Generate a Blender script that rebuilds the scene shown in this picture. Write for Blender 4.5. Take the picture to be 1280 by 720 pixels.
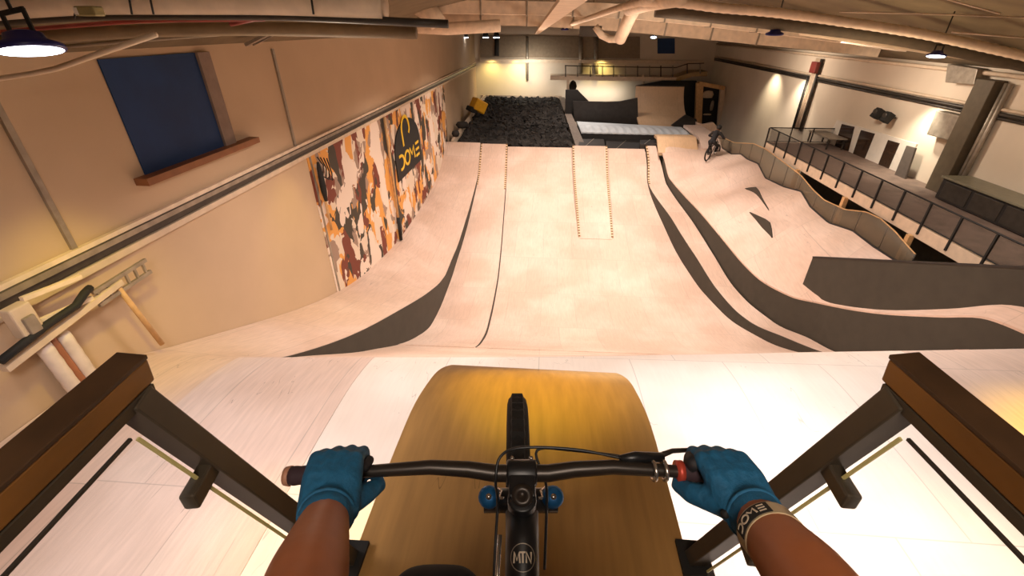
import bpy, bmesh, math, random
from mathutils import Vector, Matrix, Quaternion
random.seed(7)
for o in list(bpy.data.objects): bpy.data.objects.remove(o, do_unlink=True)
SC = bpy.context.scene
COL = SC.collection
PI = math.pi
# ------------------------------------------------------------------ camera
F = 560.0; CZ = 9.0
PIT = math.atan(327/560.0); YAW = math.atan(50*math.cos(PIT)/560.0)
sn, cs = math.sin, math.cos
FWD = Vector((-sn(YAW)*cs(PIT), cs(YAW)*cs(PIT), -sn(PIT)))
RGT = Vector((cs(YAW), sn(YAW), 0)); UPV = Vector((-sn(YAW)*sn(PIT), cs(YAW)*sn(PIT), cs(PIT)))
EYE = Vector((0, 0, CZ))
cd = bpy.data.cameras.new('camera'); cam = bpy.data.objects.new('camera', cd); COL.objects.link(cam)
cd.sensor_width = 36; cd.lens = 36*F/1280; cd.clip_start = 0.02; cd.clip_end = 200
cam.location = EYE; cam.rotation_euler = (PI/2-PIT, 0, YAW)
SC.camera = cam
# ------------------------------------------------------------------ world, exposure, lights
SC.view_settings.view_transform = 'Standard'; SC.view_settings.look = 'None'
SC.view_settings.gamma = 1; SC.view_settings.use_curve_mapping = False
SC.view_settings.exposure = -0.06
w = bpy.data.worlds.new('world'); SC.world = w; w.use_nodes = True
w.node_tree.nodes['Background'].inputs[0].default_value = (1.0, .86, .74, 1)
w.node_tree.nodes['Background'].inputs[1].default_value = .16

def area(name, loc, size, power, col=(1, .86, .72), target=None, sy=None):
    l = bpy.data.lights.new(name, 'AREA'); l.energy = power; l.color = col
    l.shape = 'RECTANGLE'; l.size = size; l.size_y = sy or size
    o = bpy.data.objects.new(name, l); COL.objects.link(o); o.location = loc
    if target is not None:
        o.rotation_euler = (Vector(target)-Vector(loc)).to_track_quat('-Z', 'Y').to_euler()
    return o
def spot(name, loc, target, power, deg, col=(1, .86, .7), blend=.6, rad=.1):
    l = bpy.data.lights.new(name, 'SPOT'); l.energy = power; l.color = col
    l.spot_size = math.radians(deg); l.spot_blend = blend; l.shadow_soft_size = rad
    o = bpy.data.objects.new(name, l); COL.objects.link(o); o.location = loc
    o.rotation_euler = (Vector(target)-Vector(loc)).to_track_quat('-Z', 'Y').to_euler()
    return o
for i, (x, y, p) in enumerate([(-2, 8, 270), (5, 9, 340), (-1.5, 15, 340), (4.5, 16, 370), (-1.5, 22.5, 350), (4.5, 23, 370), (1.5, 31, 230)]):
    l = area('hall_lamp_light', (x, y, 8.7), 1.2, p, (1, .82, .71)); l.data.spread = math.radians(140)
l = area('platform_lamp_light', (2.4, 1.9, 8.6), .8, 135, (1, .90, .86), (2.4, 3.0, 5)); l.data.spread = math.radians(120)
l = area('platform_lamp_light', (-2.6, 1.0, 8.6), .8, 92, (1, .86, .82), (-2.4, 3.0, 5)); l.data.spread = math.radians(130)
area('deck_fill_light', (.1, -.9, 9.75), .7, 46, (1, .84, .70), (0, .6, 8.0))  # added fill above and behind the rider, brightens hands, rails and deck
spot('deck_spot_light', (1.3, 3.6, 8.7), (.42, 2.55, 6.9), 230, 22, (1, .95, .85), .9, .1)
YEL = (1, .70, .06)  # yellow spots below are added without fixtures to make the yellow pools
spot('yellow_deck_light', (-.3, 3.2, 8.9), (.0, 2.05, 7.1), 260, 36, (1, .70, .02), 1, .1)
spot('yellow_platform_light', (5.2, 3.0, 8.6), (5.9, 3.4, 5.1), 1100, 44, (1, .60, .0), 1, .1)
spot('yellow_platform_light', (-1.1, 2.1, 6.7), (-2.0, 2.1, 5.1), 90, 55, YEL, .8, .05)
spot('yellow_platform_light', (3.6, 2.0, 8.5), (3.6, 2.1, 5.1), 160, 44, YEL, 1, .1)
spot('yellow_wall_light', (-4.1, 4.0, 8.4), (-5.8, 4.6, 5.0), 230, 60, (1, .74, .12), 1, .1)  # added to turn the lower left wall yellow, no fixture
spot('yellow_wall_light', (-4.2, 9.5, 7.8), (-5.8, 9.0, 3.4), 160, 55, (1, .74, .12), 1, .1)
for x in (-4.5, -2.6, 3.8): spot('back_wall_light', (x, 37.5, 6.75), (x, 38.35, 5.4), 150, 130, (1, .78, .26), 1, .1)
area('back_wall_wash_light', (-1.5, 36.2, 6.6), 1.0, 120, (1, .92, .80), (-1.5, 38.4, 4.6))
area('gallery_fill_light', (3.6, 37.3, 4.72), 4.0, 60, (1, .92, .82), (3.6, 38.6, 3.6), .2)  # added fill under the gallery, whitens the wall below it
for y_ in (9.5, 16.0, 24.0): l = area('wall_fill_light', (8.6, y_, 8.3), .8, 75, (1, .84, .68), (12.15, y_, 6.2)); l.data.spread = math.radians(120)  # added fill in mid-air, lifts the upper right wall
area('duct_fill_light', (3.0, 13.0, 7.4), .8, 70, (1, .82, .66), (3.0, 15.0, 10)); area('duct_fill_light', (1.0, 18.5, 7.6), .8, 60, (1, .82, .66), (1.0, 18.0, 10))  # added upward fill hanging in mid-air, lights the duct undersides
area('duct_fill_light', (-2.5, 5.2, 7.8), .5, 16, (1, .82, .62), (-2.5, 4.0, 10)); area('duct_fill_light', (7.0, 11.5, 6.8), .8, 50, (1, .80, .52), (7.6, 12.5, 10))  # more added upward fill for ducts and ceiling, no fixtures
for y, p, c in ((27.5, 330, (1, .86, .62)), (24.3, 330, (1, .88, .70)), (15.8, 330, (1, .90, .72)), (8.3, 110, (1, .80, .25))): spot('wall_washer_light', (11.25, y, 7.2), (12.15, y, 5.2), p, 95, c, .9, .08)

# ------------------------------------------------------------------ pixel helpers: a pixel's sight line met with a real surface
def ray(px, py): return FWD+RGT*((px-640)/F)+UPV*((360-py)/F)
def onX(px, py, X): d = ray(px, py); return EYE+d*(X/d.x)
def onY(px, py, Y): d = ray(px, py); return EYE+d*(Y/d.y)
def onZ(px, py, Z): d = ray(px, py); return EYE+d*((Z-CZ)/d.z)
def ondepth(px, py, t): return EYE+ray(px, py)*t
def tabf(tab):
    xs = [a for a, b in tab]; ys = [b for a, b in tab]; n = len(xs)
    sl = [(ys[i+1]-ys[i])/(xs[i+1]-xs[i]) for i in range(n-1)]
    m = [sl[0]]+[0 if sl[i-1]*sl[i] <= 0 else 2*sl[i-1]*sl[i]/(sl[i-1]+sl[i]) for i in range(1, n-1)]+[sl[-1]]
    def f(y):
        if y <= xs[0]: return ys[0]
        if y >= xs[-1]: return ys[-1]
        i = max(k for k in range(n-1) if xs[k] <= y)
        h = xs[i+1]-xs[i]; t = (y-xs[i])/h
        return (2*t**3-3*t*t+1)*ys[i]+(t**3-2*t*t+t)*h*m[i]+(-2*t**3+3*t*t)*ys[i+1]+(t**3-t*t)*h*m[i+1]
    return f
def lin(tab):
    def f(y):
        if y <= tab[0][0]: return tab[0][1]
        for (a, b), (c, d) in zip(tab[:-1], tab[1:]):
            if y <= c: return b+(d-b)*(y-a)/(c-a)
        return tab[-1][1]
    return f
def onprof(px, py, f, y0=3.0, y1=40.0):
    d = ray(px, py); Y = y0; prev = None
    while Y < y1:
        t = Y/d.y; g = CZ+d.z*t-f(Y)
        if prev is not None and prev > 0 and g <= 0: return EYE+d*t
        prev = g; Y += .02
    return EYE+d*(y1/d.y)
def onwall(px, py, poly):
    d = ray(px, py)
    for a, b in zip(poly[:-1], poly[1:]):
        ex, ey = b[0]-a[0], b[1]-a[1]
        det = -d.x*ey+d.y*ex
        if abs(det) < 1e-9: continue
        t = (-a[0]*ey+a[1]*ex)/det; u = (d.x*a[1]-d.y*a[0])/det
        if -.03 <= u <= 1.03 and t > 0: return EYE+d*t
    return None

# ------------------------------------------------------------------ materials
def newmat(name):
    m = bpy.data.materials.new(name); m.use_nodes = True
    return m, m.node_tree, m.node_tree.nodes['Principled BSDF']
def flat(name, col, rough=.6, metal=0.0, var=.12, scale=6.0, emit=None, estr=0, alpha=None, bump=0):
    m, nt, b = newmat(name)
    b.inputs['Roughness'].default_value = rough; b.inputs['Metallic'].default_value = metal
    if var > 0:
        tc = nt.nodes.new('ShaderNodeTexCoord'); n = nt.nodes.new('ShaderNodeTexNoise')
        n.inputs['Scale'].default_value = scale; n.inputs['Detail'].default_value = 5
        r = nt.nodes.new('ShaderNodeValToRGB')
        r.color_ramp.elements[0].position = .3; r.color_ramp.elements[1].position = .7
        r.color_ramp.elements[0].color = tuple(c*(1-var) for c in col)+(1,)
        r.color_ramp.elements[1].color = tuple(min(1, c*(1+var)) for c in col)+(1,)
        nt.links.new(tc.outputs['Object'], n.inputs['Vector']); nt.links.new(n.outputs['Fac'], r.inputs['Fac'])
        nt.links.new(r.outputs['Color'], b.inputs['Base Color'])
        if bump:
            bp = nt.nodes.new('ShaderNodeBump'); bp.inputs['Strength'].default_value = bump; bp.inputs['Distance'].default_value = .02
            nt.links.new(n.outputs['Fac'], bp.inputs['Height']); nt.links.new(bp.outputs['Normal'], b.inputs['Normal'])
    else:
        b.inputs['Base Color'].default_value = tuple(col)+(1,)
    if emit:
        b.inputs['Emission Color'].default_value = tuple(emit)+(1,); b.inputs['Emission Strength'].default_value = estr
    if alpha is not None: b.inputs['Alpha'].default_value = alpha
    return m
def srgb(r, g, b):
    f = lambda c: (c/255/12.92) if c/255 <= .04045 else ((c/255+.055)/1.055)**2.4
    return (f(r), f(g), f(b))
def plywood(name, base, pink, grain=.08, pw=1.25, pl=2.5, scuff=.35, rough=.5):
    """birch ply: sheet-to-sheet tone, long grain and dark tyre scuffs, all in object space"""
    m, nt, b = newmat(name); N = nt.nodes.new; L = nt.links.new
    b.inputs['Roughness'].default_value = rough
    tc = N('ShaderNodeTexCoord')
    br = N('ShaderNodeTexBrick'); br.offset = .5
    br.inputs['Scale'].default_value = 1; br.inputs['Brick Width'].default_value = pw; br.inputs['Row Height'].default_value = pl
    br.inputs['Mortar Size'].default_value = .006; br.inputs['Bias'].default_value = 0
    br.inputs['Color1'].default_value = base+(1,); br.inputs['Color2'].default_value = pink+(1,)
    br.inputs['Mortar'].default_value = tuple(c*.72 for c in base)+(1,)
    L(tc.outputs['Object'], br.inputs['Vector'])
    mp = N('ShaderNodeMapping'); mp.inputs['Scale'].default_value = (9, .8, 2); L(tc.outputs['Object'], mp.inputs['Vector'])
    gn = N('ShaderNodeTexNoise'); gn.inputs['Scale'].default_value = 3; gn.inputs['Detail'].default_value = 6; L(mp.outputs['Vector'], gn.inputs['Vector'])
    gr = N('ShaderNodeValToRGB'); gr.color_ramp.elements[0].color = (1-grain*2,)*3+(1,); gr.color_ramp.elements[1].color = (1+0*grain,)*3+(1,)
    gr.color_ramp.elements[0].position = .3; gr.color_ramp.elements[1].position = .75
    L(gn.outputs['Fac'], gr.inputs['Fac'])
    mx = N('ShaderNodeMix'); mx.data_type = 'RGBA'; mx.blend_type = 'MULTIPLY'; mx.inputs['Factor'].default_value = 1
    L(br.outputs['Color'], mx.inputs[6]); L(gr.outputs['Color'], mx.inputs[7])
    # worn patches
    pn = N('ShaderNodeTexNoise'); pn.inputs['Scale'].default_value = .55; pn.inputs['Detail'].default_value = 3; L(tc.outputs['Object'], pn.inputs['Vector'])
    pr = N('ShaderNodeValToRGB'); pr.color_ramp.elements[0].position = .42; pr.color_ramp.elements[1].position = .62
    pr.color_ramp.elements[0].color = (.88, .84, .80, 1); pr.color_ramp.elements[1].color = (1, 1, 1, 1); L(pn.outputs['Fac'], pr.inputs['Fac'])
    m2 = N('ShaderNodeMix'); m2.data_type = 'RGBA'; m2.blend_type = 'MULTIPLY'; m2.inputs['Factor'].default_value = 1
    L(mx.outputs[2], m2.inputs[6]); L(pr.outputs['Color'], m2.inputs[7])
    # tyre scuffs: thin streaks
    ms = N('ShaderNodeMapping'); ms.inputs['Scale'].default_value = (2.3, .28, 1); ms.inputs['Rotation'].default_value = (0, 0, .35); L(tc.outputs['Object'], ms.inputs['Vector'])
    sn_ = N('ShaderNodeTexNoise'); sn_.inputs['Scale'].default_value = 2.2; sn_.inputs['Detail'].default_value = 2; sn_.inputs['Distortion'].default_value = .4; L(ms.outputs['Vector'], sn_.inputs['Vector'])
    sr = N('ShaderNodeValToRGB'); e = sr.color_ramp.elements
    e[0].position = .497; e[0].color = (1, 1, 1, 1); e[1].position = .503; e[1].color = (1, 1, 1, 1)
    k = e.new(.5); k.color = (1-scuff,)*3+(1,)
    L(sn_.outputs['Fac'], sr.inputs['Fac'])
    gate = N('ShaderNodeTexNoise'); gate.inputs['Scale'].default_value = .9; L(tc.outputs['Object'], gate.inputs['Vector'])
    gg = N('ShaderNodeMath'); gg.operation = 'GREATER_THAN'; gg.inputs[1].default_value = .56; L(gate.outputs['Fac'], gg.inputs[0])
    m3 = N('ShaderNodeMix'); m3.data_type = 'RGBA'; m3.blend_type = 'MULTIPLY'; L(gg.outputs[0], m3.inputs['Factor'])
    L(m2.outputs[2], m3.inputs[6]); L(sr.outputs['Color'], m3.inputs[7])
    L(m3.outputs[2], b.inputs['Base Color'])
    return m
M = {}
M['ply'] = plywood('birch_plywood', (.77, .60, .49), (.72, .54, .44))
M['ply_warm'] = plywood('amber_plywood', (.74, .52, .32), (.70, .47, .28))
M['ply_pink'] = plywood('pale_pink_plywood', (.80, .66, .58), (.78, .62, .54), scuff=.6)
M['ply_white'] = plywood('white_plywood', (.86, .80, .74), (.84, .77, .70), grain=.03)  # white-hot lamp light beside the deck is partly put into this white
M['ply_deck'] = plywood('dim_brown_deck_plywood', (.60, .34, .11), (.55, .30, .095), grain=.12, pw=3, pl=2.44, scuff=.5, rough=.55)  # the deck's weaker light is put into this darker brown
M['side'] = flat('dark_painted_ply', (.043, .037, .026), .7, var=.12, scale=3)
M['black'] = flat('black_rubber', (.012, .011, .010), .75, var=.2)
M['blackmat'] = flat('black_vinyl', (.022, .019, .017), .55, var=.3, scale=4)
M['wall'] = flat('cream_wall_paint', (.56, .41, .27), .85, var=.05, scale=.8)
M['wall_white'] = flat('white_wall_paint', (.68, .58, .46), .85, var=.05, scale=.8)
M['ceiling'] = flat('olive_ceiling', (.15, .11, .06), .9, var=.2, scale=1.5)
M['duct'] = flat('cream_duct_wrap', (.76, .61, .46), .7, var=.12, scale=5)
M['steel_dark'] = flat('dark_steel', (.055, .045, .036), .45, .3, var=.2)
M['steel'] = flat('galvanised_steel', (.34, .29, .23), .45, .5, var=.2)
M['cream'] = flat('cream_paint', (.66, .52, .38), .6, var=.08)
M['blue'] = flat('blue_blind', (.004, .034, .125), .7, var=.15, scale=2)
M['red'] = flat('red_paint', (.22, .03, .022), .5, var=.15)
M['woodpost'] = flat('pine_timber', (.60, .36, .16), .6, var=.15, scale=8)
M['foam'] = flat('charcoal_foam', (.024, .021, .018), .95, var=.75, scale=1.6)

# ------------------------------------------------------------------ mesh building
WORLD = set()   # things whose parts are written in hall coordinates
class MB:
    def __init__(s): s.v = []; s.f = []; s.sm = []
    def add(s, vs, fs, smooth=False):
        k = len(s.v); s.v += [tuple(v) for v in vs]; s.f += [tuple(i+k for i in f) for f in fs]; s.sm += [smooth]*len(fs); return s
    def box(s, c, d, R=None):
        x, y, z = d[0]/2, d[1]/2, d[2]/2
        vs = [Vector(p) for p in [(-x,-y,-z),(x,-y,-z),(x,y,-z),(-x,y,-z),(-x,-y,z),(x,-y,z),(x,y,z),(-x,y,z)]]
        if R is not None: vs = [R @ v for v in vs]
        c = Vector(c)
        return s.add([v+c for v in vs], [(3,2,1,0),(4,5,6,7),(0,1,5,4),(1,2,6,5),(2,3,7,6),(3,0,4,7)])
    def hexa(s, p):   # 8 corners: bottom 4 then top 4
        return s.add(p, [(3,2,1,0),(4,5,6,7),(0,1,5,4),(1,2,6,5),(2,3,7,6),(3,0,4,7)])
    def beam(s, a, b, wd, ht, up=(0, 0, 1)):
        a, b = Vector(a), Vector(b); t = (b-a).normalized(); sd = t.cross(Vector(up))
        if sd.length < 1e-5: sd = t.cross(Vector((1, 0, 0)))
        sd.normalize(); u = sd.cross(t).normalized()
        x, y = sd*(wd/2), u*(ht/2)
        return s.hexa([a-x-y, a+x-y, b+x-y, b-x-y, a-x+y, a+x+y, b+x+y, b-x+y])
    def tube(s, pts, r, seg=10, cap=True, flat_=1.0):
        pts = [Vector(p) for p in pts]; n = len(pts)
        rs = r if isinstance(r, (list, tuple)) else [r]*n
        T = [(pts[min(i+1, n-1)]-pts[max(i-1, 0)]).normalized() for i in range(n)]
        ref = Vector((0, 0, 1)) if abs(T[0].z) < .9 else Vector((1, 0, 0))
        x = T[0].cross(ref).normalized(); vs = []
        for i in range(n):
            x = (x-T[i]*x.dot(T[i])).normalized(); y = T[i].cross(x)
            for k in range(seg):
                a = 2*PI*k/seg; vs.append(pts[i]+x*(cs(a)*rs[i])+y*(sn(a)*rs[i]*flat_))
        fs = [(i*seg+k, i*seg+(k+1) % seg, (i+1)*seg+(k+1) % seg, (i+1)*seg+k) for i in range(n-1) for k in range(seg)]
        if cap: fs += [tuple(range(seg-1, -1, -1)), tuple((n-1)*seg+k for k in range(seg))]
        return s.add(vs, fs, True)
    def lathe(s, prof, seg=24, Mx=None):   # (r,z) pairs about local z
        vs = []
        for r, z in prof:
            for k in range(seg):
                a = 2*PI*k/seg; v = Vector((r*cs(a), r*sn(a), z)); vs.append(Mx @ v if Mx is not None else v)
        n = len(prof)
        fs = [(i*seg+k, i*seg+(k+1) % seg, (i+1)*seg+(k+1) % seg, (i+1)*seg+k) for i in range(n-1) for k in range(seg)]
        if prof[0][0] > 1e-5: fs.append(tuple(range(seg-1, -1, -1)))
        if prof[-1][0] > 1e-5: fs.append(tuple((n-1)*seg+k for k in range(seg)))
        return s.add(vs, fs, True)
    def torus(s, c, ax, R, r, seg=40, sub=10):
        ax = Vector(ax).normalized(); u = ax.orthogonal().normalized(); v = ax.cross(u); c = Vector(c); vs = []
        for i in range(seg):
            a = 2*PI*i/seg; d = u*cs(a)+v*sn(a)
            for k in range(sub):
                b = 2*PI*k/sub; vs.append(c+d*(R+r*cs(b))+ax*(r*sn(b)))
        fs = [(i*sub+k, ((i+1) % seg)*sub+k, ((i+1) % seg)*sub+(k+1) % sub, i*sub+(k+1) % sub) for i in range(seg) for k in range(sub)]
        return s.add(vs, fs, True)
    def slab(s, rows, th, smooth=True):   # a bent sheet of thickness th below the given grid
        n, m = len(rows), len(rows[0]); off = Vector((0, 0, -th))
        top = [Vector(p) for r in rows for p in r]; bot = [p+off for p in top]; k = n*m
        fs = []; g = []
        for i in range(n-1):
            for j in range(m-1):
                a, b, c, d = i*m+j, i*m+j+1, (i+1)*m+j+1, (i+1)*m+j
                fs.append((a, b, c, d)); g.append((d+k, c+k, b+k, a+k))
        ring = [j for j in range(m)]+[i*m+m-1 for i in range(1, n)]+[(n-1)*m+j for j in range(m-2, -1, -1)]+[i*m for i in range(n-2, 0, -1)]
        s.add(top+bot, [], False)
        k0 = len(s.v)-2*k
        s.f += [tuple(i+k0 for i in f) for f in fs]; s.sm += [smooth]*len(fs)
        s.f += [tuple(i+k0 for i in f) for f in g]; s.sm += [smooth]*len(g)
        # separate rim vertices keep the edge crisp
        rim = [top[i] for i in ring]+[bot[i] for i in ring]; q = len(ring)
        return s.add(rim, [((i+1) % q, i, i+q, (i+1) % q+q) for i in range(q)], False)
    def prism(s, poly, off):
        n = len(poly); off = Vector(off); p = [Vector(v) for v in poly]
        return s.add(p+[v+off for v in p], [tuple(range(n-1, -1, -1)), tuple(range(n, 2*n))]+[(i, (i+1) % n, (i+1) % n+n, i+n) for i in range(n)])
    def build(s, name, mat, parent=None, bevel=0, fix=True):
        me = bpy.data.meshes.new(name); me.from_pydata(s.v, [], s.f)
        for p, q in zip(me.polygons, s.sm): p.use_smooth = q
        if fix:
            bm = bmesh.new(); bm.from_mesh(me); bmesh.ops.recalc_face_normals(bm, faces=bm.faces); bm.to_mesh(me); bm.free()
        me.materials.append(mat); me.update()
        o = bpy.data.objects.new(name, me); COL.objects.link(o)
        if parent is not None:
            o.parent = parent
            if parent.name in WORLD: o.location = -Vector(parent.location)
        if bevel:
            b = o.modifiers.new('bevel', 'BEVEL'); b.width = bevel; b.segments = 2; b.limit_method = 'ANGLE'
        return o
def tag(o, label, cat, group=None, kind=None):
    o['label'] = label; o['category'] = cat
    if group: o['group'] = group
    if kind: o['kind'] = kind
    return o
def thing(name, label, cat, loc=(0, 0, 0), group=None, rz=0, local=False):
    """an Empty at the thing's base; parts are given in world space unless local"""
    o = bpy.data.objects.new(name, None); COL.objects.link(o); o.location = loc; o.rotation_euler = (0, 0, rz)
    o.empty_display_size = .1
    if not local: WORLD.add(o.name)
    return tag(o, label, cat, group)
def struct(o): o['kind'] = 'structure'; return o
def copy_tree(o, parent=None):
    c = o.copy(); COL.objects.link(c)
    if parent is not None: c.parent = parent
    for ch in list(o.children): copy_tree(ch, c)
    return c

# ------------------------------------------------------------------ hall shell
XL, XR, YB, Y0 = -5.8, 12.15, 38.4, -5.4
ceil = tabf([(XL, 8.65), (-3.5, 9.5), (0, 10.0), (4, 10.0), (8, 9.3), (XR, 7.95)])
mb = MB(); mb.box(((XL+XR)/2, (YB+Y0)/2, -.45), (XR-XL+.4, YB-Y0+.4, .3)); struct(mb.build('floor', M['side']))
mb = MB(); mb.box((XL-.1, (YB+Y0)/2, 4.2), (.2, YB-Y0+.4, 9.4)); struct(mb.build('wall_left', M['wall']))
mb = MB(); mb.box((XR+.1, (YB+Y0)/2, 4.2), (.2, YB-Y0+.4, 9.4)); struct(mb.build('wall_right', M['wall_white']))
mb = MB(); mb.box(((XL+XR)/2, YB+.1, 4.9), (XR-XL, .2, 10.8)); struct(mb.build('wall_back', M['wall_white']))
mb = MB(); mb.box(((XL+XR)/2, Y0-.1, 4.9), (XR-XL, .2, 10.8)); struct(mb.build('wall_front', M['wall']))
mb = MB(); rows = []
for i in range(2):
    y = [Y0-.1, YB+.1][i]
    rows.append([(XL-.2+(XR-XL+.4)*j/24, y, ceil(XL+(XR-XL)*j/24)+.2) for j in range(25)])
mb.slab(rows, .2); struct(mb.build('ceiling', M['ceiling']))

# ------------------------------------------------------------------ ramps
PT = [(2.8, 5.1), (4.0, 5.06), (4.9, 4.90), (5.64, 4.42), (8, 2.62), (10.6, .9), (12.2, .25), (14.1, .04), (15.5, .02), (17.2, .26), (20, .95), (24, 2.05), (26, 3.08)]
P0 = tabf(PT)
def yrange(a, b, n): return [a+(b-a)*i/n for i in range(n+1)]
def lane(name, label, xl, xr, zf, ya, yb, mat, th=.12, n=60, m=4, cat='ramp'):
    mb = MB(); rows = []
    for y in yrange(ya, yb, n):
        a, b = xl(y), xr(y); rows.append([(a+(b-a)*j/m, y, zf(y)) for j in range(m+1)])
    mb.slab(rows, th); o = mb.build(name, mat)
    if label: tag(o, label, cat)
    return o
def K(v): return lambda y: v

GAP = .004
# wide near platform and its roll-in, full width (lower than the rider's own deck)
seamA = onZ(375, 600, 5.1).x; seamP = onZ(250, 482, 5.1).x
lane('roll_in_ramp', 'wide pale plywood roll-in slope crossing the whole hall beyond the brown deck', K(XL+.01), K(XR-.01), P0, -3.9, 12.2, M['ply'], n=90, m=12)
lane('roll_in_lane', 'pinkish scuffed plywood lane under the left railing, with curved crest and tyre marks', K(seamP), K(seamA-GAP), lambda y: P0(y)+.09, -3.8, 5.0, M['ply_pink'], th=.088, n=60)
lane('roll_in_lane', 'bright white plywood lane running under the brown starting deck', K(seamA), K(5.2), lambda y: P0(y)+.09, -3.8, 5.0, M['ply_white'], th=.088, n=60)
lane('roll_in_lane', 'pale pink plywood lane under the right railing, yellowish at the hall side', K(5.2+GAP), K(XR-.02), lambda y: P0(y)+.09, -3.8, 5.0, M['ply_pink'], th=.088, n=60)
# lane 1, left, banked against the wall
edge1 = tabf([(4.0, -4.25), (5.64, -4.07), (8, -3.92), (12.5, -3.66), (16, -3.71), (20, -3.62), (23, -3.65), (26, -3.81)])
e1z = tabf([(2.8, 5.12), (4.0, 5.08), (4.9, 4.91), (5.64, 4.44), (7.95, 3.22), (10.2, 2.3), (12.5, 1.47), (14, .98), (15.1, .78), (16.9, .82), (19.3, 1.29), (22, 1.76), (24, 2.2), (26, 3.28)])
w1z = tabf([(2.8, 5.12), (4.0, 5.08), (5.0, 4.93), (5.6, 4.66), (10.5, 2.5), (13, 1.95), (16.6, 1.62), (20, 1.72), (23.5, 2.16), (26, 3.3)])
root = thing('banked_ramp', 'pale plywood banked ramp along the left wall below the camouflage mural, with dark triangular side', 'ramp', (-4.8, 15, 0))
mb = MB(); rows = []
for y in yrange(-3.8, 26, 110):
    r = []
    for j in range(9):
        t = j/8; x = XL+.01+(edge1(y)-XL-.01)*t; k = t*t*(3-2*t); k = k*.5+t*.5
        r.append((x, y, w1z(y)*(1-k)+e1z(y)*k))
    rows.append(r)
mb.slab(rows, .05); mb.build('ramp_surface', M['ply'], root)
def sidepanel(ex, top, bot, ya, yb, root, th=.03, n=70, mat='side', sgn=1):
    mb = MB(); pr = None
    A = []; 
    for y in yrange(ya, yb, n):
        x = ex(y); t = top(y); b = min(bot(y), t-.005)
        A.append([(x-th*sgn, y, b), (x, y, b), (x, y, t), (x-th*sgn, y, t)])
    for p, q in zip(A[:-1], A[1:]):
        for k in range(4): mb.add([p[k], p[(k+1) % 4], q[(k+1) % 4], q[k]], [(0, 1, 2, 3)])
    mb.add(A[0], [(0, 1, 2, 3)]); mb.add(A[-1], [(0, 1, 2, 3)])
    return mb.build('side_panel', M[mat], root)
sidepanel(lambda y: edge1(y)+.034, lambda y: e1z(y)-.004, lambda y: P0(y)-.05, 5.5, 26, root)
# lane 2
x23 = tabf([(10, -1.72), (12.5, -1.76), (16, -1.82), (21.8, -2.05), (26, -2.28)])
l2z = lambda y: P0(y)+.02+.13*min(1, max(0, (y-9.5)/3))
root = thing('jump_lane', 'narrow plywood jump lane between the banked ramp and the wide middle lane', 'ramp', (-2.8, 18, 0))
mb = MB(); rows = [[(edge1(y)+.04+(x23(y)-edge1(y)-.04)*j/4, y, l2z(y)) for j in range(5)] for y in yrange(9.4, 26, 70)]
mb.slab(rows, .08); mb.build('ramp_surface', M['ply'], root)
sidepanel(lambda y: x23(y)+.03, lambda y: l2z(y)-.004, lambda y: P0(y)-.02, 9.5, 26, root, th=.026)
# wide middle run
b1 = [(808, 200), (809.6, 231), (837.5, 300), (879, 366), (912.5, 400), (950, 423)]
B1 = tabf([(9.4, 8.2), (10.6, 7.9)]+sorted([(p.y, p.x) for p in [onprof(x, y, P0, 8) for x, y in b1]])+[(26, 5.42)])
mb = MB(); rows = [[(x23(y)+.035+(B1(y)-.035-x23(y))*j/10, y, P0(y)+.012) for j in range(11)] for y in yrange(9.4, 26, 80)]
mb.slab(rows, .06); tag(mb.build('jump_lane', M['ply']), 'widest plywood lane down the middle of the hall, facing the bike', 'ramp')
root = thing('kicker_lane', 'raised narrow plywood strip with dotted edges lying on top half of the wide middle lane', 'ramp', (2.4, 22, 0))
kxl = lin([(18.9, 1.62), (26, 1.45)]); kxr = lin([(18.9, 3.10), (26, 3.30)])
kz = lambda y: P0(y)+.03+.10*min(1, (y-18.9)/3)
mb = MB(); rows = [[(kxl(y)+(kxr(y)-kxl(y))*j/4, y, kz(y)) for j in range(5)] for y in yrange(18.9, 26, 40)]
mb.slab(rows, .10); mb.build('ramp_surface', M['ply'], root)
def dotted():
    m, nt, b = newmat('dotted_edge_strip'); b.inputs['Roughness'].default_value = .6
    tc = nt.nodes.new('ShaderNodeTexCoord'); sp = nt.nodes.new('ShaderNodeSeparateXYZ'); a = nt.nodes.new('ShaderNodeMath'); a.operation = 'MULTIPLY'; a.inputs[1].default_value = 5.5
    f = nt.nodes.new('ShaderNodeMath'); f.operation = 'FRACT'; g = nt.nodes.new('ShaderNodeMath'); g.operation = 'GREATER_THAN'; g.inputs[1].default_value = .5
    mx = nt.nodes.new('ShaderNodeMix'); mx.data_type = 'RGBA'; mx.inputs[6].default_value = (.74, .52, .32, 1); mx.inputs[7].default_value = (.16, .085, .03, 1); L = nt.links.new
    L(tc.outputs['Object'], sp.inputs[0]); L(sp.outputs['Y'], a.inputs[0]); L(a.outputs[0], f.inputs[0]); L(f.outputs[0], g.inputs[0]); L(g.outputs[0], mx.inputs['Factor']); L(mx.outputs[2], b.inputs['Base Color'])
    return m
M['dotted'] = dotted()
def edge_strip(ex, zf, ya, yb, parent):
    mb = MB(); A = []
    for y in yrange(ya, yb, 60):
        x, z = ex(y), zf(y); A.append([(x-.045, y, z-.03), (x+.045, y, z-.03), (x+.045, y, z+.022), (x-.045, y, z+.022)])
    for p, q in zip(A[:-1], A[1:]):
        for k in range(4): mb.add([p[k], p[(k+1) % 4], q[(k+1) % 4], q[k]], [(0, 1, 2, 3)])
    mb.add(A[0], [(0, 1, 2, 3)]); mb.add(A[-1], [(0, 1, 2, 3)])
    return mb.build('edge_strip', M['dotted'], parent)
for ex in (kxl, kxr): edge_strip(ex, kz, 19, 26, root)
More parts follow.
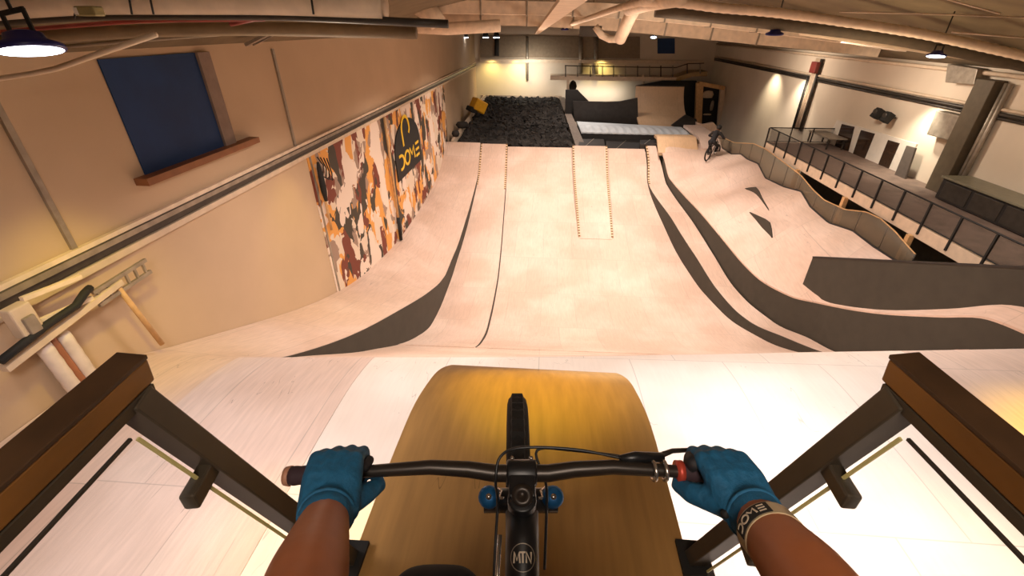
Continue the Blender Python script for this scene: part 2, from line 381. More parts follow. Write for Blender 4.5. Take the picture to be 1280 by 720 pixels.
JL = [o for o in bpy.data.objects if o.name == 'jump_lane'][0]
edge_strip(lambda y: x23(y)-.02, l2z, 22.5, 26, JL); edge_strip(lambda y: edge1(y)+.06, l2z, 22.8, 26, JL)
# raised strip 6/7a on the right
u1 = [(26, 3.27), (24.6, 2.45), (23.4, 1.9), (19.54, 1.59), (16.85, 1.07), (14.85, .62), (12.9, .5), (11.8, .75), (10.6, 1.1), (9.4, 1.85), (8, 2.75), (5.64, 4.5)]
Q = tabf(sorted(u1))
l2 = [(829, 212), (854, 260), (887.5, 310), (933, 375), (967, 402), (1020, 427)]
L2p = [onprof(x, y, Q, 8) for x, y in l2]
L2 = tabf([(5.0, 8.6), (9.0, 8.45)]+sorted([(p.y, p.x) for p in L2p])+[(26, 6.05)])
root = thing('jump_lane', 'narrow raised plywood lane between two dark curved side walls, right of the wide middle lane', 'ramp', (6, 18, 0))
mb = MB(); rows = [[(B1(y)+.04+(L2(y)-.04-B1(y)-.04)*j/4, y, Q(y)) for j in range(5)] for y in yrange(7.0, 26, 90)]
mb.slab(rows, .06); mb.build('ramp_surface', M['ply'], root)
edge_strip(lambda y: B1(y)+.08, lambda y: Q(y), 23.4, 26, root)
sidepanel(lambda y: B1(y)+.01, lambda y: Q(y)-.004, lambda y: P0(y)-.05, 9.6, 24.6, root, sgn=-1)
L2poly = [(L2(y), y) for y in yrange(5.0, 26, 80)]
u2 = [(837.5, 223), (867, 256), (900, 294), (933, 333), (958, 354), (987.5, 369), (1020, 377), (1087, 390), (1200, 411), (1280, 426)]
U2 = [onwall(x, y, L2poly) for x, y in u2]

# ------------------------------------------------------------------ right-hand pump area
rz8 = tabf(sorted([(p.y, p.z) for p in U2 if p is not None and p.y > 7])+[(26, 3.76), (24.6, 3.0)][::-1]+[]) if False else None
pts8 = {26: 3.76, 24.6: 2.9}
for p in U2:
    if p is not None and p.y > 6: pts8[round(p.y, 2)] = p.z
pts8[5.64] = 4.45; pts8[4.0] = 5.06
R8 = tabf(sorted(pts8.items()))
FX = 9.3
fb = [(898, 182.5), (913.5, 193), (925.6, 193), (933, 199), (947, 205), (956, 223), (979, 234), (1001, 240), (1012, 259), (1035, 279), (1065, 289), (1091, 309), (1117.5, 326), (1160, 352)]
FB = [onX(x, y, FX) for x, y in fb]
FBz = lin(sorted([(p.y, p.z) for p in FB]+[(27, FB[0].z)]))
ft = [(901, 171), (916, 178), (929, 179), (941, 179.5), (956, 186), (975, 200), (1000, 219), (1014.6, 236.6), (1029, 250), (1055, 262), (1082, 265), (1099, 273), (1117, 289), (1137, 312), (1153, 328.5)]
FT = [onX(x, y, FX) for x, y in ft]
FTz = lin(sorted([(p.y, p.z) for p in FT]))
def S8(x, y):
    a = L2(y); t = max(0, min(1, (x-a)/(FX-a))); k = t*t*(3-2*t); k = .5*k+.5*t
    zf = FBz(y) if y > 10.2 else FBz(10.2)+(R8(y)-R8(10.2))
    return R8(y)*(1-k)+zf*k+.10*sn(y*2.1+x*.9)*sn(PI*t)*(1 if y > 12 else 0)
root = thing('pump_track', 'pale plywood track with rolling bumps beside the curved fence on the right', 'ramp', (7.8, 17, 0))
mb = MB(); rows = [[(L2(y)+(FX+.0-L2(y))*j/14, y, S8(L2(y)+(FX-L2(y))*j/14, y)) for j in range(15)] for y in yrange(4.0, 26, 130)]
mb.slab(rows, .05); mb.build('ramp_surface', M['ply'], root)
mb = MB(); rows = [[(FX+.02+(XR-FX-.04)*j/3, y, R8(y)-.03) for j in range(4)] for y in yrange(4.0, 9.8, 20)]
mb.slab(rows, .05); mb.build('ramp_surface', M['ply'], root)
sidepanel(lambda y: L2(y)+.005, lambda y: R8(y)-.004, lambda y: Q(y)-.05, 5.8, 24.8, root, sgn=-1)
def on8(px, py):
    d = ray(px, py); t = 5.0; pv = None
    while t < 40:
        p = EYE+d*t; g = p.z-S8(p.x, p.y)
        if pv is not None and pv > 0 and g <= 0: return p
        pv = g; t += .02
    return p
# black barrier
ba = on8(1003, 356); bb = on8(1235, 400)
bdir = (Vector((bb.x, bb.y))-Vector((ba.x, ba.y))).normalized()
e2 = Vector((ba.x, ba.y))+bdir*((bb-ba).length+.9)
bp = [(ba.x, ba.y), (e2.x, e2.y)]
ta = onwall(1018, 323, [(ba.x-bdir.x, ba.y-bdir.y), bp[1]]); tb = onwall(1280, 335, [(ba.x-bdir.x, ba.y-bdir.y), (e2.x+bdir.x*3, e2.y+bdir.y*3)])
nb = Vector((-bdir.y, bdir.x, 0)); nb = nb if nb.x > 0 or nb.y > 0 else -nb
root = thing('ramp_wall', 'long black plywood wall standing on the pump track beside the mezzanine', 'wall', (ba.x, ba.y, ba.z))
mb = MB(); zt = lambda u: ta.z+(tb.z-ta.z)*u
L_ = (Vector((tb.x, tb.y))-Vector((ba.x, ba.y))).length; A = []; XT = 1.22
for i in range(13):
    u = i/12*XT; x = ba.x+bdir.x*L_*u; y = ba.y+bdir.y*L_*u; b = S8(min(x, FX), y)-.15; t = zt(u)
    q = Vector((x, y, 0)); A.append([q+Vector((0, 0, b)), q+nb*.1+Vector((0, 0, b)), q+nb*.1+Vector((0, 0, t)), q+Vector((0, 0, t))])
for p, q in zip(A[:-1], A[1:]):
    for k in range(4): mb.add([p[k], p[(k+1) % 4], q[(k+1) % 4], q[k]], [(0, 1, 2, 3)])
mb.add(A[0], [(0, 1, 2, 3)]); mb.add(A[-1], [(0, 1, 2, 3)])
mb.build('panel', M['side'], root)
mb = MB(); mb.beam(A[0][3]+nb*.05+Vector((0, 0, .01)), A[-1][3]+nb*.05+Vector((0, 0, .01)), .13, .04); mb.build('top_trim', M['blackmat'], root)
# kickers with dark sides
def kicker(lo, hi, label, wdt):
    a = on8(*lo[0]); b = on8(*lo[-1]); line = [(a.x, a.y), (b.x, b.y)]
    ext = [(a.x-(b.x-a.x)*.3, a.y-(b.y-a.y)*.3), (b.x+(b.x-a.x)*.3, b.y+(b.y-a.y)*.3)]
    H = [onwall(x, y, ext) for x, y in hi]
    root = thing('kicker_ramp', label, 'ramp', (a.x, a.y, a.z))
    mb = MB(); A = [(p, Vector((p.x, p.y, S8(p.x, p.y)-.02))) for p in H]
    for (p, pb), (q, qb) in zip(A[:-1], A[1:]):
        o = Vector((-.03, 0, 0)); mb.hexa([pb+o, pb, qb, qb+o, p+o, p, q, q+o])
    mb.build('side_panel', M['side'], root)
    mb = MB(); rows = []
    for p in H:
        r = []
        for j in range(6):
            t = j/5; x = p.x+wdt*t; z0 = S8(min(x, FX), p.y)-.02
            k = 1-t*t*(3-2*t); r.append((x, p.y, z0+(max(p.z, z0+.03)-z0)*k))
        rows.append(r)
    mb.slab(rows, .02); mb.build('ramp_surface', M['ply'], root)
kicker([(932, 235.5), (962, 263)], [(932, 235.3), (938, 234.2), (945, 233.6), (949, 238), (953, 247), (962, 263)], 'small plywood kicker with dark wedge side, farther of the two on the pump track', 1.3)
kicker([(938, 265.5), (966, 297)], [(938, 265), (947, 269), (957, 273.5), (963, 278), (965, 286), (966, 297)], 'small plywood kicker with dark wedge side, nearer of the two on the pump track', 1.4)
# fence along the pump track
M['mesh'] = flat('smoky_fence_sheet', (.22, .17, .11), .5, var=.1, alpha=.50)
root = thing('track_fence', 'see-through brown sheet fence with wavy dark edges along the pump track', 'fence', (FX, 18, 0))
mb = MB(); A = []
fy = yrange(10.9, 25.6, 110)
for y in fy:
    b = FBz(y)-.02; t = max(b+.35, FTz(y)); A.append((b, t))
    mb.v += [(FX+.03, y, b), (FX+.03, y, t)]
for i in range(len(fy)-1): mb.f.append((2*i, 2*i+2, 2*i+3, 2*i+1)); mb.sm.append(True)
o = mb.build('sheet', M['mesh'], root); sd = o.modifiers.new('s', 'SOLIDIFY'); sd.thickness = .012
mb = MB(); mb.tube([(FX+.03, y, a[0]+.03) for y, a in zip(fy, A)], .035, 6); mb.build('bottom_edge', M['black'], root)
mb = MB(); mb.tube([(FX+.03, y, a[1]) for y, a in zip(fy, A)], .018, 6); mb.build('top_edge', M['woodpost'], root)
for i in range(0, 110, 9):
    mb = MB(); mb.tube([(FX+.03, fy[i], A[i][0]), (FX+.03, fy[i], A[i][1])], .018, 6); mb.build('fence_post', M['steel_dark'], root)
# dark wall below the mezzanine
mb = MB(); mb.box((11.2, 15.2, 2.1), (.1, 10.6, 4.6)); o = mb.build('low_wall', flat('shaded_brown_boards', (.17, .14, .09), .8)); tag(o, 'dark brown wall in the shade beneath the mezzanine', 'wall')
# mezzanine
MX, MZ, MY0, MY1 = 9.5, 4.66, 4.6, 20.8
root = thing('mezzanine', 'raised walkway with cream front beam and black railing along the right wall', 'walkway', (10.8, 12, MZ))
mb = MB(); mb.box(((MX+XR)/2, (MY0+MY1)/2, MZ-.06), (XR-MX-.02, MY1-MY0, .1)); mb.build('walkway_floor', flat('grey_brown_boards', (.20, .14, .11), .6, var=.25, scale=3), root)
mb = MB(); mb.beam((MX, MY0, MZ-.16), (MX, MY1, MZ-.16), .08, .32); mb.beam((MX, MY1, MZ-.16), (XR-.02, MY1, MZ-.16), .08, .32); mb.build('front_beam', M['cream'], root)
HR = 5.26
mb = MB(); mb.tube([(XR-.05, MY1-.03, HR), (MX-.03, MY1-.03, HR), (MX-.03, MY0, HR)], .022, 8); mb.build('top_rail', M['black'], root)
mb = MB(); mb.tube([(XR-.05, MY1-.03, MZ+.04), (MX-.03, MY1-.03, MZ+.04), (MX-.03, MY0, MZ+.04)], .016, 8); mb.build('bottom_rail', M['black'], root)
y = MY1-.03
while y > MY0:
    mb = MB(); mb.beam((MX-.06, y, MZ-.22), (MX-.06, y, HR), .045, .045, up=(0, 1, 0)); mb.build('rail_post', M['black'], root); y -= .95
for x in (10.4, 11.3):
    mb = MB(); mb.beam((x, MY1, MZ-.1), (x, MY1, HR), .04, .04, up=(0, 1, 0)); mb.build('rail_post', M['black'], root)
M['railmesh'] = flat('dark_rail_mesh', (.10, .08, .065), .6, var=.1, alpha=.28)
mb = MB(); mb.box((MX-.03, (MY0+MY1)/2, (MZ+HR)/2), (.008, MY1-MY0, HR-MZ-.06)); mb.build('mesh_panel', M['railmesh'], root)
mb = MB(); mb.box(((MX+XR)/2, MY1-.03, (MZ+HR)/2), (XR-MX-.1, .008, HR-MZ-.06)); mb.build('mesh_panel', M['railmesh'], root)
for i, (px, py) in enumerate([(990, 235), (1043, 283), (1122, 327)]):
    p = onX(px, py, 9.42); mb = MB(); z0 = S8(FX, p.y)-.03
    mb.beam((9.42, p.y, z0), (9.42, p.y, MZ-.3), .13, .13, up=(0, 1, 0))
    tag(mb.build('support_post', M['woodpost']), ['pine post under the mezzanine, farthest of the three', 'pine post under the mezzanine, middle one of the three', 'pine post under the mezzanine, nearest, beside the black wall'][i], 'post', 'pine posts under the mezzanine')

# the crest of the roll-in lies square to the starting deck, a few degrees off the hall's axis
def skew():
    for o in bpy.data.objects:
        if o.type != 'MESH': continue
        top_ = o.parent or o
        if top_.name.split('.')[0] not in ('roll_in_ramp', 'roll_in_lane', 'banked_ramp', 'jump_lane', 'pump_track'): continue
        for v in o.data.vertices:
            x, y = v.co.x, v.co.y
            w_ = max(0.0, min(1.0, (11.0-y)/5.5)); w_ = w_*w_*(3-2*w_)
            v.co.y += w_*(.077*x if x < 0 else .105*x)
        o.data.update()
skew()

# ------------------------------------------------------------------ far end: foam pit, airbag, quarter pipe
top = 3.1
PY = 26.15
pit = [onY(566, 177, PY), onY(720, 183, PY), onY(699, 121.5, 37.2), onY(607, 121.5, 37.2)]
for p in pit: print('pit', [round(c, 2) for c in p])
zA = min(pit[0].z, pit[1].z); zB = pit[2].z
pxl = lin([(PY, pit[0].x+.1), (37.2, pit[3].x)]); pxr = lin([(PY, pit[1].x-.1), (37.2, pit[2].x)])
pz = lambda y: zA-.08+(zB-zA)*((y-PY)/(37.2-PY))
root = thing('foam_pit', 'large pit of crumpled charcoal foam blocks at the far end of the lanes', 'foam pit', (-2, 31, 0))
mb = MB(); mb.slab([[(pxl(y)+(pxr(y)-pxl(y))*j/10, y, pz(y)-.25) for j in range(11)] for y in yrange(PY+.02, 37.2, 20)], .5); mb.build('pit_bed', M['foam'], root)
mb = MB(); rnd = random.Random(3)
for i in range(2600):
    v = rnd.random(); y = PY+.2+(37.0-PY-.2)*v; x = pxl(y)+.15+(pxr(y)-pxl(y)-.3)*rnd.random()
    q = Quaternion((rnd.random()-.5, rnd.random()-.5, rnd.random()-.5, rnd.random()-.5)).normalized().to_matrix()
    d = .20+.14*rnd.random(); mb.box((x, y, pz(y)-.12+.14*rnd.random()), (d, d, d*.9), q)
o = mb.build('foam_blocks', M['foam'], root); o['kind'] = 'stuff'
mb = MB(); mb.beam((pit[0].x-.02, PY, pit[0].z-.1), (pit[3].x-.06, 37.2, zB-.05), .14, .35); mb.build('pit_rim', M['cream'], root)
mb = MB(); mb.hexa([(pit[1].x, PY, 1.5), (pit[1].x+.55, PY, 1.5), (pit[2].x+.4, 37.2, 2), (pit[2].x, 37.2, 2), (pit[1].x, PY, pit[1].z), (pit[1].x+.55, PY, pit[1].z), (pit[2].x+.4, 37.2, zB), (pit[2].x, 37.2, zB)])
tag(mb.build('divider_wall', flat('grey_padding', (.17, .14, .115), .7, var=.2)), 'sloping grey padded divider between the foam pit and the white airbag', 'wall')
mb = MB(); mb.box(((pit[3].x+pit[2].x)/2-.1, 37.28, zB-.5), (pit[2].x-pit[3].x+.6, .12, 1.2)); tag(mb.build('pit_back_board', M['cream']), 'cream board behind the far edge of the foam pit', 'board')
# pads behind the lane tops
def quadbox(p, back, dn=.3):
    p = [Vector(q) for q in p]; b = Vector(back); d = Vector((0, 0, -dn))
    return MB().hexa([p[0]+d, p[1]+d, p[1]+b+d, p[0]+b+d, p[0], p[1], p[1]+b, p[0]+b])
mb = MB(); pA = onY(601.5, 182, 26.08); pB = onY(633.5, 182, 26.08); pC = onY(634, 175.5, 26.6); pD = onY(602, 175.5, 26.6)
mb.hexa([pA-Vector((0, 0, .4)), pB-Vector((0, 0, .4)), pC-Vector((0, 0, .4)), pD-Vector((0, 0, .4)), pA, pB, pC, pD]); tag(mb.build('edge_pad', M['blackmat'], bevel=.03), 'small dark grey pad behind the top of the narrow left jump lane', 'pad')
for (xa, xb, yb_, yt, lab) in [(723, 757, 183, 173.5, 'grey pad with pale seams behind the top of the raised kicker strip'), (757.5, 804, 187, 174, 'large black pad sheet behind the top of the lane right of the kicker strip'), (800, 823, 180, 174.5, 'small dark pad left of the tall narrow platform top')]:
    Yp = 26.1; zz = onY(xa, yb_, Yp).z
    pa, pb, pc, pd = onY(xa, yb_, Yp), onY(xb, yb_, Yp), onZ(xb-2, yt, zz+.12), onZ(xa, yt, zz+.12)
    mb = MB(); d = Vector((0, 0, .35)); mb.hexa([pa-d, pb-d, pc-d, pd-d, pa, pb, pc, pd])
    r = thing('edge_pad', lab, 'pad', (pa.x, pa.y, pa.z)); mb.build('pad_body', M['blackmat'], r, bevel=.04)
    mb = MB(); f1, f2 = pa.lerp(pb, .25), pd.lerp(pc, .6); mb.beam(f1+Vector((0, 0, .004)), f2+Vector((0, 0, .006)), .03, .012); mb.build('seam', M['steel'], r)
# lane seven platform (tall)
a, b = onY(821, 171.5, 26), onY(870, 171.5, 26)
mb = MB(); z7 = (a.z+b.z)/2
mb.slab([[(a.x+(b.x-a.x)*j/4, y, z7 if y > 26 else R8(y)+.02) for j in range(5)] for y in [25.0, 25.3, 25.6, 25.9, 26, 26.3, 26.7]], .15)
tag(mb.build('lane_top', M['ply_warm']), 'tall amber plywood lane top left of the distant rider', 'ramp')
# airbag
AZ = onY(727, 164, 28.2).z
fl, fr = onZ(727, 164, AZ), onZ(864, 167, AZ); bl, brr = onZ(721, 150.5, AZ), onZ(856, 158, AZ)
print('airbag', [round(c, 2) for c in fl], [round(c, 2) for c in fr], [round(c, 2) for c in bl])
M['airbag'] = flat('pale_blue_airbag_vinyl', (.62, .68, .72), .4, var=.12, scale=1.5)
root = thing('airbag', 'long white and pale blue ribbed landing airbag with black sides', 'airbag', (fl.x, fl.y, AZ-1))
mb = MB(); n = 60; rows = []
for i in range(n+1):
    u = i/n; pf = fl.lerp(fr, u); pb_ = bl.lerp(Vector((fr.x, brr.y+.1, AZ)), u); r = []
    for j in range(7):
        v = j/6; p = pf.lerp(pb_, v); bump = .13*abs(sn(u*14*PI)); p = p+Vector((0, -bump*.6*(1-v), -.06+bump*sn(PI*min(1, v*1.2+.1))))
        r.append(p)
    rows.append(r)
mb.slab(rows, .08); mb.build('bag_top', M['airbag'], root)
mb = MB(); mb.hexa([fl+Vector((.05, -.05, -1.1)), fr+Vector((-.1, -.05, -1.1)), fr+Vector((-.1, .3, -1.1)), bl+Vector((.05, 0, -1.1)), fl+Vector((.05, -.05, -.12)), fr+Vector((-.1, -.05, -.12)), fr+Vector((-.1, .3, -.12)), bl+Vector((.05, 0, -.12))]); mb.build('bag_side', M['black'], root)
# black mat wall behind airbag and triangular side
BY = bl.y+.5
def wallpoly(name, px, Y, th, mat, label, cat):
    p = [onY(x, y, Y) for x, y in px]; mb = MB(); mb.prism(p, (0, th, 0)); return tag(mb.build(name, mat), label, cat)
wallpoly('mat_wall', [(718, 152), (716, 126.5), (757, 127.5), (775, 127), (797, 122.5), (798, 160)], BY, .2, M['blackmat'], 'black padded wall directly behind the white airbag', 'wall')
wallpoly('black_ramp_side', [(706, 150), (707, 112.5), (722, 112.5), (736, 126.8), (736, 150)], BY+.4, .25, M['black'], 'black wedge shaped ramp side at the back corner of the foam pit', 'ramp')
# quarter pipe
root = thing('quarter_pipe', 'tall curved amber plywood quarter pipe facing the airbag at the far end', 'ramp', (8, 32, 2))
qt1, qt2 = onY(795, 107, 34.2), onY(855.5, 108, 34.2)
qy = brr.y+.25; qb1 = Vector((qt1.x, qy, AZ-.1)); qb2 = Vector((qt2.x, qy, AZ-.1))
mb = MB(); rows = []
for i in range(15):
    t = i/14; a_ = t*PI/2*.93
    fy_ = 1-sn(a_)/sn(PI/2*.93); hz = (1-cs(a_))/(1-cs(PI/2*.93))
    r = []
    for j in range(9):
        v = j/8; B = qb1.lerp(qb2, v); T = qt1.lerp(qt2, v)
        r.append((B.x+(T.x-B.x)*hz, T.y+(B.y-T.y)*fy_, B.z+(T.z-B.z)*hz))
    rows.append(r)
o = None
mb.slab(rows, .12); mb.build('ramp_surface', M['ply_warm'], root)
wx = onY(870, 150, qb2.y)
mb = MB(); p1 = onY(839, 157, qb2.y); p2 = onY(857, 143.5, qb2.y+.6); p3 = onY(871, 149.5, qb2.y+.5); p4 = onY(869.5, 171, qb2.y-.4); p5 = onY(864, 166, qb2.y-.4)
mb.prism([p1, p2, p3, p4, p5], (0, .15, 0)); mb.build('side_wedge', M['blackmat'], root)
mb = MB(); mb.beam(qt1, qt2, .06, .06); mb.build('coping', M['steel_dark'], root)
wallpoly('ramp_back_wall', [(795, 107), (829, 101), (871, 101), (869, 152), (795, 150)], 35.3, .2, M['black'], 'black wall behind the tall quarter pipe, under the far gallery', 'wall')
# timber portal and dark doorway
p = onY(874, 158, 34.6); q = onY(876, 103, 34.6)
root = thing('doorway', 'tall timber framed doorway to a dark store room beside the quarter pipe', 'doorway', (p.x, p.y, p.z))
mb = MB(); mb.beam(onY(872, 160, 34.6), onY(874.5, 103, 34.6), .45, .3, up=(0, 1, 0)); mb.build('left_jamb', M['woodpost'], root)
mb = MB(); mb.beam(onY(899, 158, 34.6), onY(903, 110, 34.6), .3, .3, up=(0, 1, 0)); mb.build('right_jamb', M['cream'], root)
mb = MB(); mb.beam(onY(873, 104, 34.6), onY(905, 110, 34.6), .35, .25); mb.build('lintel', M['woodpost'], root)
mb = MB(); mb.prism([onY(876, 160, 35.0), onY(876, 104, 35.0), onY(902, 110, 35.0), onY(899, 160, 35.0)], (0, .1, 0)); mb.build('dark_opening', M['black'], root)
for (x, y, wd, ht, m, lab, nm, ct) in [(885, 118, .8, .5, 'cream', 'pale bundle on the rack high in the dark doorway', 'bundle', 'bundle'), (890, 132, .25, .7, 'steel', 'pale garment hanging inside the dark doorway', 'garment', 'clothes'), (884, 143, .6, .12, 'cream', 'white bar leaning in the bottom of the dark doorway', 'leaning_bar', 'bar')]:
    p = onY(x, y, 34.9); mb = MB(); mb.lathe([(0, -ht/2), (wd*.4, -ht*.45), (wd*.5, 0), (wd*.35, ht*.42), (0, ht/2)], 10, Matrix.Translation(p) @ Matrix.Scale(.12, 4, (0, 1, 0))); tag(mb.build(nm, M[m]), lab, ct)
# small pink wavy ramp by the doorway
mb = MB(); pts = [(871, 250), (871, 153), (880, 156), (892, 153.5), (902, 164), (905, 250)]
p = [onY(x, y, 29.5) for x, y in pts]; mb.prism(p, (0, .3, 0)); tag(mb.build('wave_ramp', M['ply']), 'short pinkish plywood ramp with wavy top behind the distant rider', 'ramp')
mb = MB(); a, b = onY(871, 167.5, 26.7), onY(893, 167.5, 26.7)
mb.slab([[(a.x-.05, y, z), (8.9, y, z), (FX, y, z)] for y, z in [(25.2, S8(9, 25.2)+.03), (26, a.z-.05), (27, a.z), (29.4, a.z)]], .15); tag(mb.build('start_platform', M['ply_pink']), 'pale plywood platform behind the distant rider', 'platform')
# yellow bin and dark lumps on the pit edge
p = onY(598, 132, 31.5)
mb = MB(); R_ = Matrix.Rotation(.6, 3, 'Z') @ Matrix.Rotation(.5, 3, 'Y'); mb.box(p, (.9, .8, .75), R_)
r = thing('crash_pad', 'bright yellow and black crash pad leaning on the left rim of the foam pit', 'pad', tuple(p)); mb.build('pad_body', flat('yellow_vinyl', (.80, .42, .01), .5, var=.08), r, bevel=.08)
mb = MB(); mb.box(p+R_ @ Vector((-.35, 0, -.42)), (.5, .75, .3), R_); mb.build('pad_base', M['black'], r, bevel=.05)
for i, (x, y, Y, sx) in enumerate([(578, 156, 28.6, .42), (569.5, 167, 26.9, .24)]):
    p = onY(x, y, Y); mb = MB(); mb.lathe([(0, -.2), (sx*.7, -.16), (sx, 0), (sx*.75, .15), (0, .2)], 12, Matrix.Translation(p))
    tag(mb.build('foam_lump', M['foam']), ['larger black foam lump lying on the left rim of the foam pit', 'small black foam lump on the pit rim nearest the lanes'][i], 'foam')
# far gallery
GY = 36.6
root = thing('gallery', 'narrow balcony with posts and thin handrail crossing the far white wall', 'balcony', (4, GY, 5))
gl, gr = onY(688, 96, GY), onY(842, 98, GY)
mb = MB(); mb.beam(gl, gr, 1.6, .28); mb.build('gallery_floor', M['cream'], root)
g2, g3 = onY(862, 91.5, GY), onY(880, 91, GY)
mb = MB(); mb.beam(gr, g2, 1.6, .3); mb.beam(g2, g3, 1.6, .3); mb.build('gallery_ramp', flat('dull_gold_ply', (.42, .29, .13), .6), root)
rl = [onY(706, 82, GY-.8), onY(800, 84, GY-.8), onY(845, 84.5, GY-.8), onY(860, 79.5, GY-.8), onY(880, 79, GY-.8)]
mb = MB(); mb.tube(rl, .035, 6); mb.build('hand_rail', M['steel_dark'], root)
for i, x in enumerate([707, 722, 738, 753, 767, 782, 797, 812, 826, 841, 859, 875]):
    yb_ = 96 if x < 842 else 92; yt = 82 if x < 850 else 79.5
    mb = MB(); mb.tube([onY(x, yb_, GY-.8), onY(x, yt, GY-.8)], .04, 6); mb.build('rail_post', M['steel'] if i % 2 else M['steel_dark'], root)
for x, yb_ in [(710, 122), (743, 100), (774, 100), (804, 106)]:
    mb = MB(); mb.tube([onY(x, yb_, GY-.7), onY(x, 93, GY-.7)], .09, 8); mb.build('support_post', M['cream'], root)
p = onY(716, 108, 36.9); mb = MB(); mb.lathe([(0, -.3), (.22, -.28), (.3, 0), (.2, .3), (0, .45)], 10, Matrix.Translation(p)); tag(mb.build('speaker', M['black']), 'small black box on the far balcony post above the pit corner', 'speaker')
# far wall details
def panelY(name, px, Y, mat, th=.05):
    p = [onY(x, y, Y) for x, y in px]; mb = MB(); mb.prism(p, (0, th, 0)); return mb.build(name, mat)
struct(panelY('window_2', [(822, 67), (822, 48), (843.5, 48), (843.5, 67)], YB-.06, M['blue']))
struct(panelY('trim_1', [(600, 78), (600, 73.5), (880, 76), (880, 80)], YB-.3, M['cream'], .25))
struct(panelY('trim_2', [(600, 72), (600, 44), (800, 46), (800, 73)], YB-.12, flat('brown_cladding', (.24, .18, .12), .8, var=.1), .1))  # one even brown panel across the upper far wall
for i, x in enumerate([659, 726, 745]):
    mb = MB(); mb.tube([onY(x, 100, YB-.15), onY(x, 46, YB-.15)], .16 if i else .1, 8); struct(mb.build('trim_%d' % (3+i), M['steel']))

# ------------------------------------------------------------------ left wall
LX = XL+.05
M['camo'] = None
def camo():
    m, nt, b = newmat('camouflage_paint'); N = nt.nodes.new; L = nt.links.new
    b.inputs['Roughness'].default_value = .7
    tc = N('ShaderNodeTexCoord'); prev = None
    cols = [srgb(224, 205, 182), srgb(226, 160, 78), srgb(160, 134, 116), srgb(120, 58, 40), srgb(66, 58, 46), srgb(233, 214, 196)]
    for i, c in enumerate(cols):
        if i == 0:
            prev = None; base = c; continue
        mp = N('ShaderNodeMapping'); mp.inputs['Location'].default_value = (0, 13.7*i, 7.3*i); mp.inputs['Scale'].default_value = (1, 1.8, 1.15)
        L(tc.outputs['Object'], mp.inputs['Vector'])
        # stepped sideways wobble gives the lobed camouflage outline
        wv = N('ShaderNodeTexVoronoi'); wv.inputs['Scale'].default_value = 2.1; L(mp.outputs['Vector'], wv.inputs['Vector'])
        ad = N('ShaderNodeVectorMath'); ad.operation = 'MULTIPLY_ADD'; ad.inputs[1].default_value = (.0, .22, .45)
        L(wv.outputs['Color'], ad.inputs[0]); L(mp.outputs['Vector'], ad.inputs[2])
        n = N('ShaderNodeTexNoise'); n.inputs['Scale'].default_value = .95; n.inputs['Detail'].default_value = .6; n.inputs['Roughness'].default_value = .4
        L(ad.outputs['Vector'], n.inputs['Vector'])
        g = N('ShaderNodeMath'); g.operation = 'GREATER_THAN'; g.inputs[1].default_value = [0, .50, .565, .59, .60, .61][i]; L(n.outputs['Fac'], g.inputs[0])
        mx = N('ShaderNodeMix'); mx.data_type = 'RGBA'; L(g.outputs[0], mx.inputs['Factor'])
        if prev is None: mx.inputs[6].default_value = base+(1,)
        else: L(prev, mx.inputs[6])
        mx.inputs[7].default_value = c+(1,); prev = mx.outputs[2]
    L(prev, b.inputs['Base Color']); return m
M['camo'] = camo()
my0 = onX(404, 290, XL).y
mb = MB(); mb.box((XL+.012, (my0+26.4)/2, 3.7), (.02, 26.4-my0, 5.1)); tag(mb.build('wall_mural', M['camo']), 'large camouflage mural in orange, cream, brown and dark patches on the left wall', 'mural')
# arch shaped sign painted on board
M['yellow'] = flat('yellow_sign_paint', (.86, .56, .02), .5, var=.05)
def bezarc(cx, cy, r, a0, a1, n=14, ry=None): return [(cx+r*cs(math.radians(a0+(a1-a0)*i/n)), cy+(ry or r)*sn(math.radians(a0+(a1-a0)*i/n))) for i in range(n+1)]
def stroke(mb, pts, wd, place, th):
    """flat lettering stroke: pts in sign units, place maps (u, v, h) to space"""
    n = len(pts); L_, R_ = [], []
    for i in range(n):
        a = Vector(pts[max(i-1, 0)]); b = Vector(pts[min(i+1, n-1)]); d = (b-a).normalized(); nn = Vector((-d.y, d.x))*(wd/2); p = Vector(pts[i])
        L_.append(p+nn); R_.append(p-nn)
    vs = [place(p.x, p.y, h) for h in (0, th) for p in L_+R_]; k = 2*n
    fs = []
    for i in range(n-1):
        fs += [(i, i+1, n+i+1, n+i), (k+i, k+n+i, k+n+i+1, k+i+1), (i, k+i, k+i+1, i+1), (n+i, n+i+1, k+n+i+1, k+n+i)]
    fs += [(0, n, k+n, k), (n-1, k+n-1, k+2*n-1, 2*n-1)]
    mb.add(vs, fs)
def dome_strokes(mb, place, wd, th, arch=True):
    """letters D (open left), O, M (slanted), E (three bars); unit: letter height 1, width about 4.3"""
    stroke(mb, [(0, 1), (.35, 1)]+bezarc(.35, .5, .5, 90, -90)+[(.1, 0)], wd, place, th)
    stroke(mb, bezarc(1.55, .5, .5, 0, 360, 28), wd, place, th)
    stroke(mb, [(2.15, 1), (2.55, .45), (2.95, 1), (3.15, 0)], wd, place, th)
    for v in (0, .5, 1): stroke(mb, [(3.45, v), (4.2, v)], wd, place, th)
    if arch: stroke(mb, [(1.1, 1.5)]+bezarc(1.75, 2.6, .75, 190, -10, 20, .95)+[(2.3, 2.2)], wd*1.1, place, th)
sy0, sy1 = onX(495, 205, LX).y, onX(526, 190, LX).y
zt = onX(508, 147, LX).z; zb = onX(500, 226, LX).z
print('sign', sy0, sy1, zt, zb, my0)
root = thing('arch_sign', 'black arch shaped sign with yellow writing on the camouflage mural', 'sign', (XL, (sy0+sy1)/2, zb))
cy = (sy0+sy1)/2; ry = (sy1-sy0)/2; hgt = zt-zb
